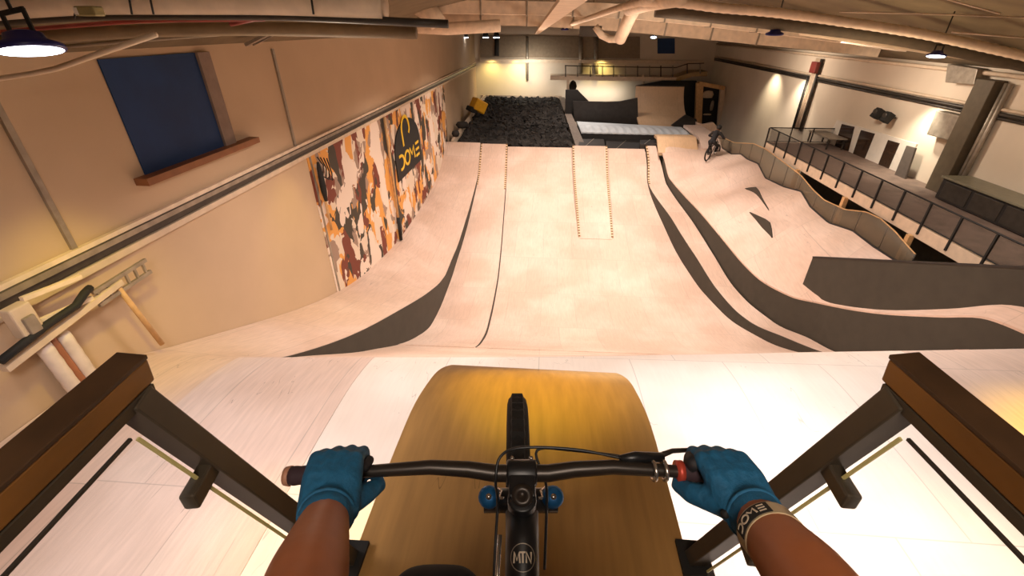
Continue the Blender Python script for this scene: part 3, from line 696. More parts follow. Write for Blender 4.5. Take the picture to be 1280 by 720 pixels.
poly = [(XL+.03, sy0, zb), (XL+.03, sy1, zb)]+[(XL+.03, cy+ry*cs(math.radians(a)), zt-hgt*.55+hgt*.55*sn(math.radians(a))) for a in range(0, 181, 10)]
mb = MB(); mb.prism(poly, (.04, 0, 0)); mb.build('sign_board', M['black'], root)
su = ry*2*.80/4.2; sv = hgt*.25
mb = MB(); dome_strokes(mb, lambda u, v, h: (XL+.071+h, sy0+ry*.22+u*su, zb+hgt*.17+v*sv+(u-2)*su*.0), .20, .012); mb.build('lettering', M['yellow'], root)
# trunking along the wall
root = thing('cable_trunking', 'long brown and cream cable trunking running along the left wall', 'trunking', (XL, 20, 6.3))
for z, h, m, d in [(6.32, .09, 'cream', .07), (6.43, .09, 'steel_dark', .05), (6.52, .07, 'steel', .09), (6.60, .06, 'duct', .07)]:
    mb = MB(); mb.box((XL+d/2+.005, (38.3+3.4)/2, z), (d, 38.3-3.4, h)); mb.build('channel', M[m], root)
# blue window
wy0, wy1 = onX(146, 140, XL).y, onX(258, 115, XL).y
wz1 = onX(180, 70, XL).z; wz0 = onX(230, 205, XL).z
print('win', wy0, wy1, wz0, wz1)
wp = [onX(118, 77, XL), onX(238, 64, XL), onX(280, 178, XL), onX(185, 222, XL)]
zt_, zb_ = (wp[0].z+wp[1].z)/2, (wp[2].z+wp[3].z)/2; ya_, yb_ = (wp[0].y+wp[3].y)/2, (wp[1].y+wp[2].y)/2
mb = MB(); mb.box((XL+.012, (ya_+yb_)/2, (zt_+zb_)/2), (.02, yb_-ya_, zt_-zb_)); wo = struct(mb.build('window_1', M['blue']))
mb = MB(); mb.box((XL+.03, yb_+.16, (zt_+zb_)/2), (.06, .3, zt_-zb_)); struct(mb.build('trim_6', flat('brown_reveal', (.26, .19, .15), .8)))
mb = MB(); mb.box((XL+.1, (ya_+yb_)/2+.3, zb_-.05), (.2, yb_-ya_+1.0, .1)); struct(mb.build('trim_7', flat('timber_sill', (.24, .09, .03), .5)))
# wall seams and pipes on the wall
for i, ((xa, ya), (xb, yb2)) in enumerate([((0, 140), (60, 240)), ((385, 195), (430, 372)), ((340, 68), (372, 175))]):
    a, b = onX(xa, ya, LX), onX(xb, yb2, LX); yy = (a.y+b.y)/2
    z0 = min(a.z, b.z); z0 = 6.6 if i != 1 else w1z(yy)
    mb = MB(); mb.box((XL+.02, yy, (z0+(8.6 if i != 1 else 6.3))/2), (.04, .07, (8.6 if i != 1 else 6.3)-z0)); struct(mb.build('trim_%d' % (8+i), M['steel']))
dy = onX(492, 250, LX).y
root = thing('drain_pipe', 'thin vertical drain pipe over the mural, tan above and black at its foot', 'pipe', (LX+.08, dy, w1z(dy)))
mb = MB(); mb.tube([(LX+.08, dy, 2.6), (LX+.08, dy, 6.28)], .05, 10); mb.build('upper_pipe', M['woodpost'], root)
mb = MB(); mb.tube([(LX+.08, dy, w1z(dy)+.02), (LX+.08, dy, 2.6)], .065, 10); mb.build('lower_pipe', M['black'], root)
hy = onX(395, 215, LX).y
root = thing('wall_fixture', 'dark green pole fixture with wire bracket at the near edge of the mural', 'fixture', (LX, hy, 4.4))
mb = MB(); mb.tube([(LX+.08, hy, 4.3), (LX+.08, hy, 5.4)], .035, 8); mb.build('pole', M['woodpost'], root)
mb = MB(); mb.tube([(LX+.1, hy, 5.1), (LX+.1, hy, 5.35), (LX+.1, hy, 5.5), (LX+.1, hy, 5.95), (LX+.1, hy, 6.1)], [.04, .075, .08, .06, .03], 8); mb.build('head', M['black'], root)
for k in range(4):
    a_ = k*1.3; mb = MB(); mb.tube([(LX+.06, hy+.1+.16*k, 6.2-.05*k), (LX+.1, hy+.25+.12*k, 5.95-.1*k), (LX+.08, hy+.15+.15*k, 5.7-.08*k), (LX+.1, hy+.38+.08*k, 5.55-.02*k)], .016, 6); mb.build('wire', M['black'], root)
# cable rack and pipes low on the near left wall
NX = XL+.25
root = thing('cable_rack', 'cream cable rack with ladder end low on the left wall, nearest the left railing', 'cable rack', (XL, 3.5, 5.5))
ra, rb = onX(5, 462, NX), onX(150, 352, NX)
print('rack', ra, rb)
mb = MB(); mb.beam(ra, rb, .09, .07); mb.build('tray', M['cream'], root)
rc = onX(185, 332, NX)
for dz in (-.09, .09):
    mb = MB(); mb.beam(onX(120, 374, NX)+Vector((0, 0, dz)), rc+Vector((0, 0, dz)), .04, .05); mb.build('ladder_rail', M['steel'], root)
for k in range(6):
    p = onX(125, 371, NX).lerp(rc, k/5.5); mb = MB(); mb.beam(p+Vector((0, 0, -.1)), p+Vector((0, 0, .1)), .03, .03, up=(1, 0, 0)); mb.build('rung', M['steel'], root)
mb = MB(); c0 = [onX(0, 452, NX+.06), onX(60, 405, NX+.06), onX(95, 382, NX+.06), onX(106, 366, NX+.06), onX(112, 360, NX)]
mb.tube(c0, .045, 8); tag(mb.build('power_cable', M['black']), 'thick black cable lying along the cream cable rack', 'cable')
root = thing('wall_pipes', 'two white lagged pipes with a thin brown pipe between them, on the left wall', 'pipes', tuple(onX(95, 460, XL)))
for (xa, ya), (xb, yb2), r_, m in [((56, 432), (112, 490), .075, 'ply_white'), ((80, 418), (128, 470), .075, 'ply_white'), ((66, 422), (124, 480), .04, 'red')]:
    a, b = onX(xa, ya, NX-.05), onX(xb, yb2, NX-.05); yy = (a.y+b.y)/2
    mb = MB(); nz = 9; mb.tube([(NX-.08, a.y+(b.y-a.y)*.3*k/nz, a.z+(P0(yy)+.0-a.z)*k/nz) for k in range(nz+1)], [r_*(1+.06*(k % 2)) for k in range(nz+1)], 10); mb.build('pipe', flat('white_lagging', (.72, .62, .54), .6, var=.1) if m != 'red' else flat('brown_pipe', (.34, .13, .06), .5), root)
a, b = onX(148, 360, NX), onX(206, 437, NX)
mb = MB(); mb.tube([(NX, (a.y+b.y)/2-.1, a.z), (NX, (a.y+b.y)/2+.1, max(b.z, w1z(b.y)))], .035, 8); tag(mb.build('thin_pipe', M['woodpost']), 'thin tan pipe dropping from the ladder end of the cable rack', 'pipe')
p = onX(28, 400, NX); root = thing('junction_box', 'pale junction box and bracket at the near end of the wall trunking', 'box', tuple(p))
mb = MB(); mb.box(p, (.14, .22, .36)); mb.build('box_body', M['cream'], root, bevel=.02)
mb = MB(); mb.box(p+Vector((.08, 0, -.05)), (.05, .12, .2)); mb.build('cover', M['steel'], root, bevel=.01)
mb = MB(); mb.beam(p+Vector((0, .1, .2)), p+Vector((0, .75, .12)), .05, .05); mb.beam(p+Vector((0, .1, -.1)), p+Vector((0, .75, -.18)), .05, .05); mb.build('bracket', M['duct'], root)

# ------------------------------------------------------------------ right wall
root = thing('wall_conduits', 'pair of dark and cream conduits running along the right wall', 'conduit', (XR, 20, 6.9))
for z, r_, m in [(7.08, .045, 'cream'), (6.96, .05, 'steel_dark'), (6.86, .04, 'steel_dark')]:
    mb = MB(); mb.tube([(XR-.06, 5, z), (XR-.06, 38.2, z)], r_, 8); mb.build('conduit', M[m], root)
zz = onX(1100, 77, XR-.1).z
mb = MB(); mb.tube([(XR-.12, 5, zz), (XR-.12, 38.2, zz)], .06, 8); tag(mb.build('wall_pipe', M['cream']), 'long pale pipe along the very top of the right wall', 'pipe')
cy = onX(1010, 120, XR-.1).y
root = thing('riser_pipes', 'bundle of riser pipes with red valve box on the right wall by the mezzanine end', 'pipes', (XR-.1, cy, 4.7))
for dy_, r_, m in [(.5, .05, 'black'), (.36, .045, 'steel_dark'), (.2, .06, 'cream'), (.05, .06, 'cream'), (-.1, .06, 'duct'), (-.25, .07, 'steel_dark')]:
    mb = MB(); mb.tube([(XR-.1, cy+dy_, 4.68), (XR-.1, cy+dy_, 7.0 if dy_ > .3 else 7.75)], r_, 8); mb.build('pipe', M[m], root)
mb = MB(); mb.box((XR-.2, cy-.05, 7.4), (.2, .5, .45)); mb.build('red_valve_box', M['red'], root, bevel=.02)
ky = onX(1205, 170, XR-.2).y
root = thing('wall_column', 'broad dark brown column with pipes on the right wall', 'column', (XR, ky, 4.7))
mb = MB(); mb.box((XR-.18, ky, 6.2), (.34, .62, 3.1)); mb.build('shaft', flat('dark_brown_steel', (.10, .075, .045), .6), root, bevel=.02)  # the column's own even dark brown
for d_ in (.42, .55):
    mb = MB(); mb.tube([(XR-.12, ky-d_, 4.7), (XR-.12, ky-d_, 7.7)], .06, 8); mb.build('pipe', M['steel'], root)
for px, lab in [([(1184, 80), (1222, 86), (1217, 106), (1181, 103)], 'upper grey duct piece by the dark column on the right wall'), ([(1170, 138), (1204, 146), (1190, 177), (1158, 168)], 'lower grey duct box left of the dark column on the right wall')]:
    p = [onX(x, y, XR-.32) for x, y in px]; mb = MB(); mb.prism(p, (.3, 0, 0)); tag(mb.build('wall_duct', M['steel'], bevel=.02), lab, 'duct')
# glazed doors
def ypoly(px, X, th, nm, mat, parent=None): p = [onX(x, y, X) for x, y in px]; mb = MB(); mb.prism(p, (th, 0, 0)); return mb.build(nm, mat, parent)
M['glass_dark'] = flat('dark_glass', (.035, .018, .010), .12, var=.3)
do = struct(ypoly([(1046, 150), (1146, 180), (1118, 232), (1024, 196)], XR-.05, .05, 'door_1', flat('white_door_paint', (.74, .68, .60), .5, var=.04)))
for px in ([(1052, 155), (1067.6, 158.5), (1060, 189), (1043, 183.5)], [(1076, 162.5), (1093, 167), (1080, 199), (1065.5, 193.5)], [(1110, 175), (1124, 179), (1110, 211), (1097.5, 206)]):
    ypoly(px, XR-.075, .03, 'door_pane', M['glass_dark'], do)
do2 = struct(ypoly([(1133, 182), (1144, 185), (1128, 232), (1115, 226)], XR-.35, .06, 'door_2', flat('grey_door_leaf', (.12, .10, .085), .5)))
for px, lab in [((1097, 142), 'left of the two small black loudspeakers on the right wall'), ((1109, 147), 'right of the two small black loudspeakers on the right wall')]:
    p = onX(px[0], px[1], XR-.3); r = thing('loudspeaker', lab, 'speaker', tuple(p), 'wall loudspeakers')
    R_ = Matrix.Rotation(.5, 3, 'Y'); mb = MB(); mb.box(p, (.24, .27, .34), R_); mb.build('cabinet', M['black'], r, bevel=.02)
    mb = MB(); mb.beam(p, (XR-.02, p.y, p.z), .05, .05); mb.build('bracket', M['steel_dark'], r)
    mb = MB(); mb.lathe([(.11, 0), (.11, .012), (.05, .02), (0, .016)], 16, Matrix.Translation(p+R_ @ Vector((-.13, 0, 0))) @ Matrix.Rotation(-PI/2, 4, 'Y')); mb.build('cone', M['steel_dark'], r)
# counter on the mezzanine
cy1 = onX(1176, 232, XR-.75).y
root = thing('bar_counter', 'long dark counter along the right wall on the near mezzanine', 'counter', (XR-.4, cy1-2, MZ))
mb = MB(); mb.box((XR-.42, cy1-2.6, MZ+.30), (.7, 5.2, .58)); mb.build('body', M['blackmat'], root, bevel=.02)
mb = MB(); mb.box((XR-.42, cy1-2.6, MZ+.62), (.8, 5.3, .06)); mb.build('worktop', flat('grey_green_top', (.20, .18, .12), .4), root, bevel=.01)
for k in range(5):
    mb = MB(); mb.box((XR-.78, cy1-.6-k*1.0, MZ+.3), (.02, .9, .46)); mb.build('front_panel', M['steel_dark'], root, bevel=.01)
ty = onX(1030, 172, XR-.6).y
root = thing('side_table', 'low grey table by the wall at the far end of the mezzanine', 'table', (XR-.5, ty, MZ))
mb = MB(); mb.box((XR-.5, ty, MZ+.42), (.7, 1.7, .05)); mb.build('table_top', M['steel'], root, bevel=.01)
for sx in (-.3, .3):
    for sy in (-.75, .75):
        mb = MB(); mb.box((XR-.5+sx, ty+sy, MZ+.2), (.05, .05, .4)); mb.build('leg', M['steel_dark'], root)

# ------------------------------------------------------------------ ceiling runs
def run(px, Y, r, name, mat, label, cat='duct', seg=10, sq=None):
    pts = [onY(x, y, Y) for x, y in px]; mb = MB()
    if sq:
        for a, b in zip(pts[:-1], pts[1:]): mb.beam(a, b, sq[0], sq[1])
    else: mb.tube(pts, r, seg)
    return tag(mb.build(name, mat), label, cat) if label else mb.build(name, mat)
def arcpx(pts, n=16):
    f = tabf(pts); x0, x1 = pts[0][0], pts[-1][0]; return [(x0+(x1-x0)*i/n, f(x0+(x1-x0)*i/n)) for i in range(n+1)]
run(arcpx([(-90, 22), (0, 10), (150, 2), (300, 2), (480, 6)]), 4.2, .125, 'ceiling_duct', M['duct'], 'fat cream wrapped duct across the ceiling, top left', seg=14)
run(arcpx([(-90, 37), (0, 28), (150, 20), (300, 20), (560, 30)]), 4.15, .032, 'ceiling_beam', M['steel_dark'], 'thin dark beam under the fat cream duct, top left', 'beam')
run(arcpx([(-90, 54), (0, 40), (80, 33), (200, 25.5), (330, 24)]), 4.25, .018, 'sprinkler_pipe', M['red'], 'red sprinkler pipe under the dark beam, top left', 'pipe')
run([(288, 30), (325, 22)], 4.3, .02, 'sprinkler_pipe', M['red'], 'short slanting red pipe end, top left', 'pipe')
run(arcpx([(-90, 66), (0, 52), (150, 40), (300, 36), (520, 40)]), 4.6, .06, 'ceiling_beam', flat('brown_beam', (.20, .14, .08), .7), 'broad brown beam below the red sprinkler pipe, top left', 'beam')
run([(-60, 112), (0, 98), (40, 92), (70, 86), (130, 65), (195, 43)], 4.0, .022, 'cable_channel', M['cream'], 'bent cream cable channel above the blue window', 'channel')
run([(60, 60), (150, 52), (280, 42), (350, 33)], 4.8, .02, 'cable_channel', M['steel'], 'thin grey cable channel above the blue window', 'channel')
a = onX(308, 56, XL+.3); b = onX(340, 40, XL+.8)
mb = MB(); mb.beam(a, b, .14, .05); mb.beam(a+Vector((0, .2, 0)), b+Vector((0, .2, 0)), .04, .05); tag(mb.build('wall_strut', M['steel']), 'slanting strut under the left ceiling beam', 'strut')
p = onY(112, 14, 4.0); root = thing('control_box', 'small olive box with cable on the cream duct, top left', 'box', tuple(p))
mb = MB(); mb.box(p, (.17, .1, .07)); mb.build('box_body', flat('olive_box', (.30, .24, .10), .6), root, bevel=.01)
mb = MB(); mb.tube([p+Vector((-.08, 0, 0)), p+Vector((-.13, 0, -.01)), p+Vector((-.16, 0, -.05))], .008, 6); mb.build('box_cable', M['black'], root)
mb = MB(); mb.box(p+Vector((-.07, -.05, .0)), (.03, .015, .05)); mb.build('socket', M['ply_white'], root)
for x0_, x1_ in ((160, 165), (186, 192), (388, 392)):
    run([(x0_, -10), (x1_, 18)], 3.95, .008, 'hanger_wire', M['black'], {160: 'dark hanger wire on the cream duct, leftmost of three', 186: 'dark hanger wire on the cream duct, middle of three', 388: 'dark hanger wire on the cream duct, rightmost of three'}[x0_], 'wire')
# two stacked rows of boxed duct
for (pts, Y, sq, lab) in [(arcpx([(520, 8), (640, 10), (760, 13), (840, 20), (957, 33), (1060, 46), (1130, 56)]), 16.5, (.5, .36), 'upper of the two long boxed ducts crossing the ceiling'),
                         (arcpx([(520, 23), (640, 24), (760, 30), (840, 37), (950, 48), (1060, 59), (1095, 63)]), 18.5, (.5, .40), 'lower of the two long boxed ducts crossing the ceiling')]:
    o = run(pts, Y, 0, 'boxed_duct', M['duct'], lab, sq=sq); f_ = tabf(pts)
    for px_ in range(545, 1000, 57):
        a, b = onY(px_-1.0, f_(px_-1.0), Y), onY(px_+1.0, f_(px_+1.0), Y); mb = MB(); mb.beam(a, b, sq[0]+.05, sq[1]+.04); mb.build('flange', M['steel'], o)
for pts, Y, r_, lab in [([(500, 33), (560, 36), (625, 32)], 17.5, .2, 'bent cream pipe bend at the left end of the boxed ducts'), ([(520, 5), (540, 18), (548, 30)], 16, .28, 'short fat vertical duct bend at the left end of the boxed ducts')]:
    run(pts, Y, r_, 'duct_bend', M['duct'], lab)
pts = [onY(x, y, 11) for x, y in arcpx([(790, 2), (840, 3), (900, 10), (960, 15), (1060, 28), (1150, 42), (1290, 72)], 90)]
mb = MB(); mb.tube(pts, [.085*(1+.12*(i % 2)) for i in range(len(pts))], 10); tag(mb.build('flexible_duct', M['duct']), 'ribbed cream flexible duct sloping across the top right ceiling', 'duct')
run(arcpx([(820, 12), (960, 27), (1100, 44), (1290, 82)]), 12.5, .16, 'ceiling_beam', flat('dark_beam', (.09, .065, .04), .8), 'dark beam behind the ribbed flexible duct', 'beam')
run(arcpx([(1000, 40), (1150, 62), (1290, 84)]), 13.5, .07, 'ceiling_pipe', M['cream'], 'thin pale pipe under the dark beam, right ceiling', 'pipe')
run([(1050, 15), (1150, 17), (1290, 22)], 9, .012, 'ceiling_conduit', M['cream'], 'thin yellowish conduit across the top right ceiling', 'conduit')
run([(1180, -2), (1250, 17)], 8.5, .012, 'ceiling_conduit', M['cream'], 'thin slanting conduit in the top right corner', 'conduit')
run([(1190, 40), (1290, 48)], 9.5, .015, 'ceiling_conduit', M['cream'], 'short pale conduit low at the right ceiling edge', 'conduit')
# long plate running away along the ceiling
mb = MB(); a, b, c, d = onY(702, -2, 6), onY(738, -2, 6), onY(672.5, 43, 29), onY(668, 43, 29)
u_ = Vector((0, 0, .06)); mb.hexa([a, b, c, d, a+u_, b+u_, c+u_, d+u_]); tag(mb.build('ceiling_plate', M['duct']), 'long beige strip running away along the ceiling centre', 'beam')
mb = MB(); mb.tube([onY(814, -2, 9), onY(770, 11, 12), onY(706, 33, 20)], .07, 8); tag(mb.build('ceiling_pipe', M['duct']), 'long slim beige pipe slanting left from the round vertical duct', 'pipe')
root = thing('drop_duct', 'round beige duct dropping from the ceiling with an elbow', 'duct', tuple(onY(775, 48, 15)))
mb = MB(); mb.tube([onY(795, 8, 14), onY(787, 22, 14.3), onY(775, 49, 15)], .17, 14); mb.build('vertical_duct', M['duct'], root)
mb = MB(); mb.tube([onY(786, 12, 14), onY(812, 4, 12), onY(850, -3, 10)], .15, 14); mb.build('elbow', M['duct'], root)
mb = MB(); mb.tube([onY(744, 33, 16), onY(752, 44, 16), onY(762, 49, 16), onY(776, 49, 15.5)], .1, 12); mb.build('hook_pipe', M['duct'], root)
p = onY(738, 39, 17); mb = MB(); mb.box(p, (.7, .3, .3)); tag(mb.build('grey_box', M['steel_dark']), 'dark grey box hanging below the ceiling lamp near the round drop duct', 'box')
# lamps
M['lamp_on'] = flat('lamp_lens_lit', (.9, .95, 1), .4, var=0, emit=(.82, .88, 1), estr=9)
M['lamp_rim'] = flat('blue_black_lamp_rim', (.012, .015, .13), .35, var=.1)
def lamp(px, py, dep, R, on, label, tilt=.22):
    c = ondepth(px, py, dep); tow = (EYE-c); tow.z = 0; tow.normalize()
    axis = (Vector((0, 0, -1))+tow*tilt).normalized(); q = Vector((0, 0, -1)).rotation_difference(axis).to_matrix().to_4x4()
    Mx = Matrix.Translation(c) @ q
    r = thing('bay_lamp', label, 'lamp', tuple(c), 'ceiling bay lamps')
    mb = MB(); mb.lathe([(R, -.01), (R*1.04, .0), (R*1.0, R*.14), (R*.62, R*.3), (R*.55, R*.52), (R*.3, R*.6), (0, R*.6)], 28, Mx); mb.build('housing', M['lamp_rim'], r)
    mb = MB(); mb.lathe([(0, -.012), (R*.93, -.012), (R*.93, -.004), (0, -.004)], 28, Mx); mb.build('lens', M['lamp_on'] if on else M['steel_dark'], r)
    mb = MB()
    for s_ in (-1, 1): mb.beam(Mx @ Vector((s_*R*.45, 0, R*.3)), Mx @ Vector((s_*R*.45, 0, R*1.25)), R*.16, R*.06, up=(0, 1, 0))
    mb.beam(Mx @ Vector((-R*.5, 0, R*1.22)), Mx @ Vector((R*.5, 0, R*1.22)), R*.16, R*.08, up=(0, 1, 0)); mb.build('bracket', M['black'], r)
    mb = MB(); t_ = Mx @ Vector((0, 0, R*1.2)); zc = ceil(max(XL, min(XR, c.x)))
    mb.tube([t_, (t_.x, t_.y, max(zc, t_.z+.1))], .012, 6); mb.build('hanger', M['black'], r)
    if on: 
        l = spot('bay_lamp_light', tuple(c-Vector((0, 0, .05))), tuple(c+axis), 60, 150, (.85, .9, 1), .4, R*.8)
lamp(38, 62, 3.1, .19, True, 'lit round bay lamp with blue rim, largest, in the top left corner')
lamp(1170, 70, 9.5, .17, True, 'lit bay lamp with blue rim near the top right edge')
lamp(740, 31, 16, .19, True, 'lit bay lamp above the dark grey box near the round drop duct')
lamp(817, 46.5, 28, .19, True, 'small lit bay lamp just left of the far blue window', .4)
lamp(968, 43, 10.5, .19, False, 'unlit dark bay lamp hanging over the right side ducts', -.1)
lamp(706, 37, 18, .16, False, 'unlit dark bay lamp left of the dark grey box', -.1)
lamp(835, 41.5, 26, .19, False, 'unlit small bay lamp above the far blue window', -.1)
for x, lab in ((581.5, 'left of the three tiny lit spots on the far upper wall'), (607, 'middle bar shaped one of the tiny lit spots on the far upper wall'), (620.5, 'right of the three tiny lit spots on the far upper wall')):
    p = onY(x, 44.5, 34); r = thing('spot_lamp', lab, 'lamp', tuple(p), 'tiny far spots')
    mb = MB(); mb.lathe([(.16, -.1), (.2, .0), (.15, .2), (0, .22)], 14, Matrix.Translation(p)); mb.build('housing', M['black'], r)
    mb = MB(); mb.lathe([(0, -.14), (.2, -.14), (.2, -.1), (0, -.1)], 14, Matrix.Translation(p)); mb.build('lens', M['lamp_on'], r)
for x, lab in ((586, 'dark banner pole on the far upper left wall, left one'), (621, 'dark banner pole on the far upper left wall, right one')):
    mb = MB(); mb.tube([onY(x, 46, 38.25), onY(x, 75 if x < 600 else 70, 38.25)], .17, 8); tag(mb.build('hanging_pole', M['black']), lab, 'pole')

# ------------------------------------------------------------------ the rider's starting deck
DZ = CZ-1.72
HF = Vector((-sn(YAW), cs(YAW), 0)); HR_ = Vector((cs(YAW), sn(YAW), 0))
def cw(lat, fwd, drop): return EYE+HR_*lat+HF*fwd-Vector((0, 0, drop))
dl = (onZ(440, 700, DZ).x+onZ(530, 462, DZ).x)/2; dr = (onZ(865, 720, DZ).x+onZ(799, 462, DZ).x)/2
D0 = tabf([(-1.6, DZ), (1.0, DZ), (1.6, CZ-1.75), (2.1, CZ-1.90), (2.6, CZ-2.22), (3.0, CZ-2.6), (3.5, CZ-3.2), (3.98, CZ-3.86)])
root = thing('starting_deck', 'brown plywood starting deck with rounded drop-off under the bike', 'deck', ((dl+dr)/2, 1, 5.2))
mb = MB(); mb.slab([[(dl+(dr-dl)*j/6, y, D0(y)) for j in range(7)] for y in yrange(-1.6, 3.98, 70)], .04); mb.build('deck_surface', M['ply_deck'], root)
for x, s_ in ((dl+.03, 1), (dr-.03, 1)):
    sidepanel(lambda y: x+.015, lambda y: D0(y)-.03, lambda y: P0(y)+.1, -1.55, 3.9, root, mat='ply_deck', th=.03)
# ------------------------------------------------------------------ railings either side of the deck
M['oak'] = plywood('stained_timber', (.36, .155, .03), (.31, .13, .025), grain=.25, pw=.4, pl=3, scuff=.1, rough=.45)
M['railpost'] = flat('brown_grey_steel', (.085, .066, .045), .45, .4, var=.15)
def clear(name, tint, amount):
    m, nt, b = newmat(name); b.inputs['Base Color'].default_value = tint+(1,); b.inputs['Roughness'].default_value = .06
    b.inputs['Alpha'].default_value = amount; return m
M['acrylic'] = clear('clear_acrylic', (.85, .85, .82), .06)
def railing(sgn, foot, topp, side):
    Fp, Tp = cw(*foot), cw(*topp)
    root = thing('railing', 'timber capped steel railing with clear panel on the rider\'s %s side' % side, 'railing', tuple(Fp), 'railings of the starting deck')
    back = -HF
    mb = MB(); c0 = Tp+HF*.045+Vector((0, 0, .02)); up_ = Vector((-sgn*.12, 0, 1))
    mb.beam(c0, c0+back*1.55, .056, .056, up=up_); mb.build('timber_cap', M['oak'], root, bevel=.004)
    mb = MB(); u9 = up_.normalized()*.033; mb.beam(c0+u9+HF*.001, c0+u9+back*1.55, .058, .010, up=up_); o = mb.build('cap_top_shade', flat('cap_shade_brown', (.055, .026, .010), .55, var=.25, scale=12), root, bevel=.002)  # dark strip: shade on the cap's top face, put into colour
    mb = MB(); c1 = c0-Vector((0, 0, .042)); mb.beam(c1-HF*.01, c1+back*1.5, .05, .024, up=up_); mb.build('cap_channel', M['railpost'], root)
    for nm, off in (('post', 0), ('post', .95)):
        mb = MB(); o_ = back*off; mb.beam(Fp+o_, Tp+o_-Vector((0, 0, .02)), .062, .055, up=HF); mb.build(nm, M['railpost'], root, bevel=.004)
        mb = MB(); mb.box(Fp+o_+Vector((0, 0, .008)), (.11, .13, .016)); mb.build('foot_plate', M['black'], root)
    inn = -sgn*HR_*.012+back*.075
    P = lambda t, b_: Fp.lerp(Tp, t)+inn+back*b_
    mb = MB(); nrm = (Tp-Fp).cross(HF).normalized()*.004
    q = [P(.08, 0), P(.93, 0), P(.93, .8), P(.08, .8)]
    mb.hexa([q[0]-nrm, q[1]-nrm, q[2]-nrm, q[3]-nrm, q[0]+nrm, q[1]+nrm, q[2]+nrm, q[3]+nrm]); pn = mb.build('clear_panel', M['acrylic'], root)
    mb = MB(); mb.beam(P(.935, 0), P(.935, .8), .006, .006); mb.build('panel_edge', M['steel_dark'], pn)
    mb = MB(); mb.beam(P(.08, -.008), P(.925, -.008), .005, .007, up=HF); mb.build('panel_edge_glint', flat('pale_yellow_glint', (.62, .55, .22), .5), pn)  # pale strip painted for light refracted at the panel's edge
    for t in (.34, .74):
        mb = MB(); a = Fp.lerp(Tp, t); mb.beam(a, a+inn+back*.045, .034, .045); mb.build('clamp', M['railpost'], root, bevel=.006)
    mb = MB(); a = P(.95, .40); mb.beam(a+Vector((0, 0, .05)), a-Vector((0, 0, .035))+back*.02, .05, .06); mb.build('clamp', M['black'], root, bevel=.01)
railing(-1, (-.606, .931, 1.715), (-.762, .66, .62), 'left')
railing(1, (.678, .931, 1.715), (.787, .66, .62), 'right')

# ------------------------------------------------------------------ the rider's bicycle
def bikeframe(origin, f, r, z=Vector((0, 0, 1))):
    return lambda lat, fwd, h: origin+r*lat+f*fwd+z*h
M['bikeblack'] = flat('satin_black_frame', (.011, .011, .012), .38, var=.2)
M['bikegrey'] = flat('worn_black_alloy', (.045, .036, .030), .35, .5, var=.2)
M['chrome'] = flat('polished_alloy', (.55, .50, .45), .25, .9, var=.1)
M['bluecap'] = flat('blue_anodised', (.012, .10, .26), .35, .4, var=.2)
M['tyre'] = flat('tyre_rubber', (.016, .0145, .013), .85, var=.2)
M['redring'] = flat('red_lock_ring', (.55, .07, .04), .4, .3, var=.1)
M['griprub'] = flat('dark_grip_rubber', (.035, .016, .022), .8, var=.2)
M['endcap'] = flat('tan_end_cap', (.42, .20, .12), .55, var=.15)
M['bone'] = flat('bone_lettering', (.72, .60, .45), .5, var=.05)
def wheel(B, fwd, h, r, parent, name, knobs=True, spokes=True):
    c = B(0, fwd, h); ax = (B(1, 0, 0)-B(0, 0, 0)).normalized()
    mb = MB(); mb.torus(c, ax, r-.034, .035, 56, 12); w_ = mb.build(name, M['tyre'], parent)
    if knobs:
        u = ax.orthogonal().normalized(); v = ax.cross(u); mb = MB()
        A = []
        for i in range(96):
            a = 2*PI*i/96; d = u*cs(a)+v*sn(a); t = v*cs(a)-u*sn(a)
            rr = r+.0035 if i % 2 else r-.003
            A.append([c+d*rr-ax*.018, c+d*rr+ax*.018, c+d*(r-.03)+ax*.03, c+d*(r-.03)-ax*.03])
        for i in range(96):
            p, q = A[i], A[(i+1) % 96]
            for k in range(4): mb.add([p[k], p[(k+1) % 4], q[(k+1) % 4], q[k]], [(0, 1, 2, 3)])
        mb.build('tread', M['black'], w_)
    mb = MB(); mb.torus(c, ax, r-.065, .012, 48, 8); mb.build('rim', M['bikegrey'], w_)
    mb = MB(); mb.tube([c-ax*.05, c-ax*.03, c+ax*.03, c+ax*.05], [.02, .03, .03, .02], 12); mb.build('hub', M['bikegrey'], w_)
    if spokes:
        u = ax.orthogonal().normalized(); v = ax.cross(u)
        for i in range(16):
            a = 2*PI*i/16; d = u*cs(a)+v*sn(a); s_ = .03 if i % 2 else -.03
            mb = MB(); mb.tube([c+ax*s_+d*.025, c+d*(r-.07)], .0018, 5); mb.build('spoke', M['chrome'], w_)
    return w_
BO = EYE+HR_*.018-Vector((0, 0, 1.72)); B = bikeframe(BO, HF, HR_)
bike = thing('bicycle', 'black dirt jump bicycle with wide bars and blue fork caps standing on the brown deck', 'bicycle', tuple(B(0, .4, 0)))
wheel(B, .95, .345, .34, bike, 'front_wheel'); wheel(B, -.22, .345, .34, bike, 'rear_wheel')
mb = MB()
mb.tube([B(0, .505, .985), B(0, .572, .865)], .027, 16)                                  # head tube
mb.tube([B(0, .50, .955), B(0, .45, .938), B(0, .36, .895), B(0, .18, .79), B(0, -.01, .66)], [.030, .029, .027, .022, .018], 16)  # top tube
mb.tube([B(0, .56, .885), B(0, .50, .80), B(0, .18, .345)], [.03, .032, .03], 14)
mb.tube([B(0, .18, .345), B(0, -.03, .70)], .018, 12)
for s_ in (-1, 1):
    mb.tube([B(.02*s_, .16, .345), B(.062*s_, -.02, .345), B(.065*s_, -.22, .345)], .011, 8); mb.tube([B(.012*s_, -.015, .66), B(.05*s_, -.10, .52), B(.065*s_, -.22, .345)], .009, 8)
frame = mb.build('frame', M['bikeblack'], bike)
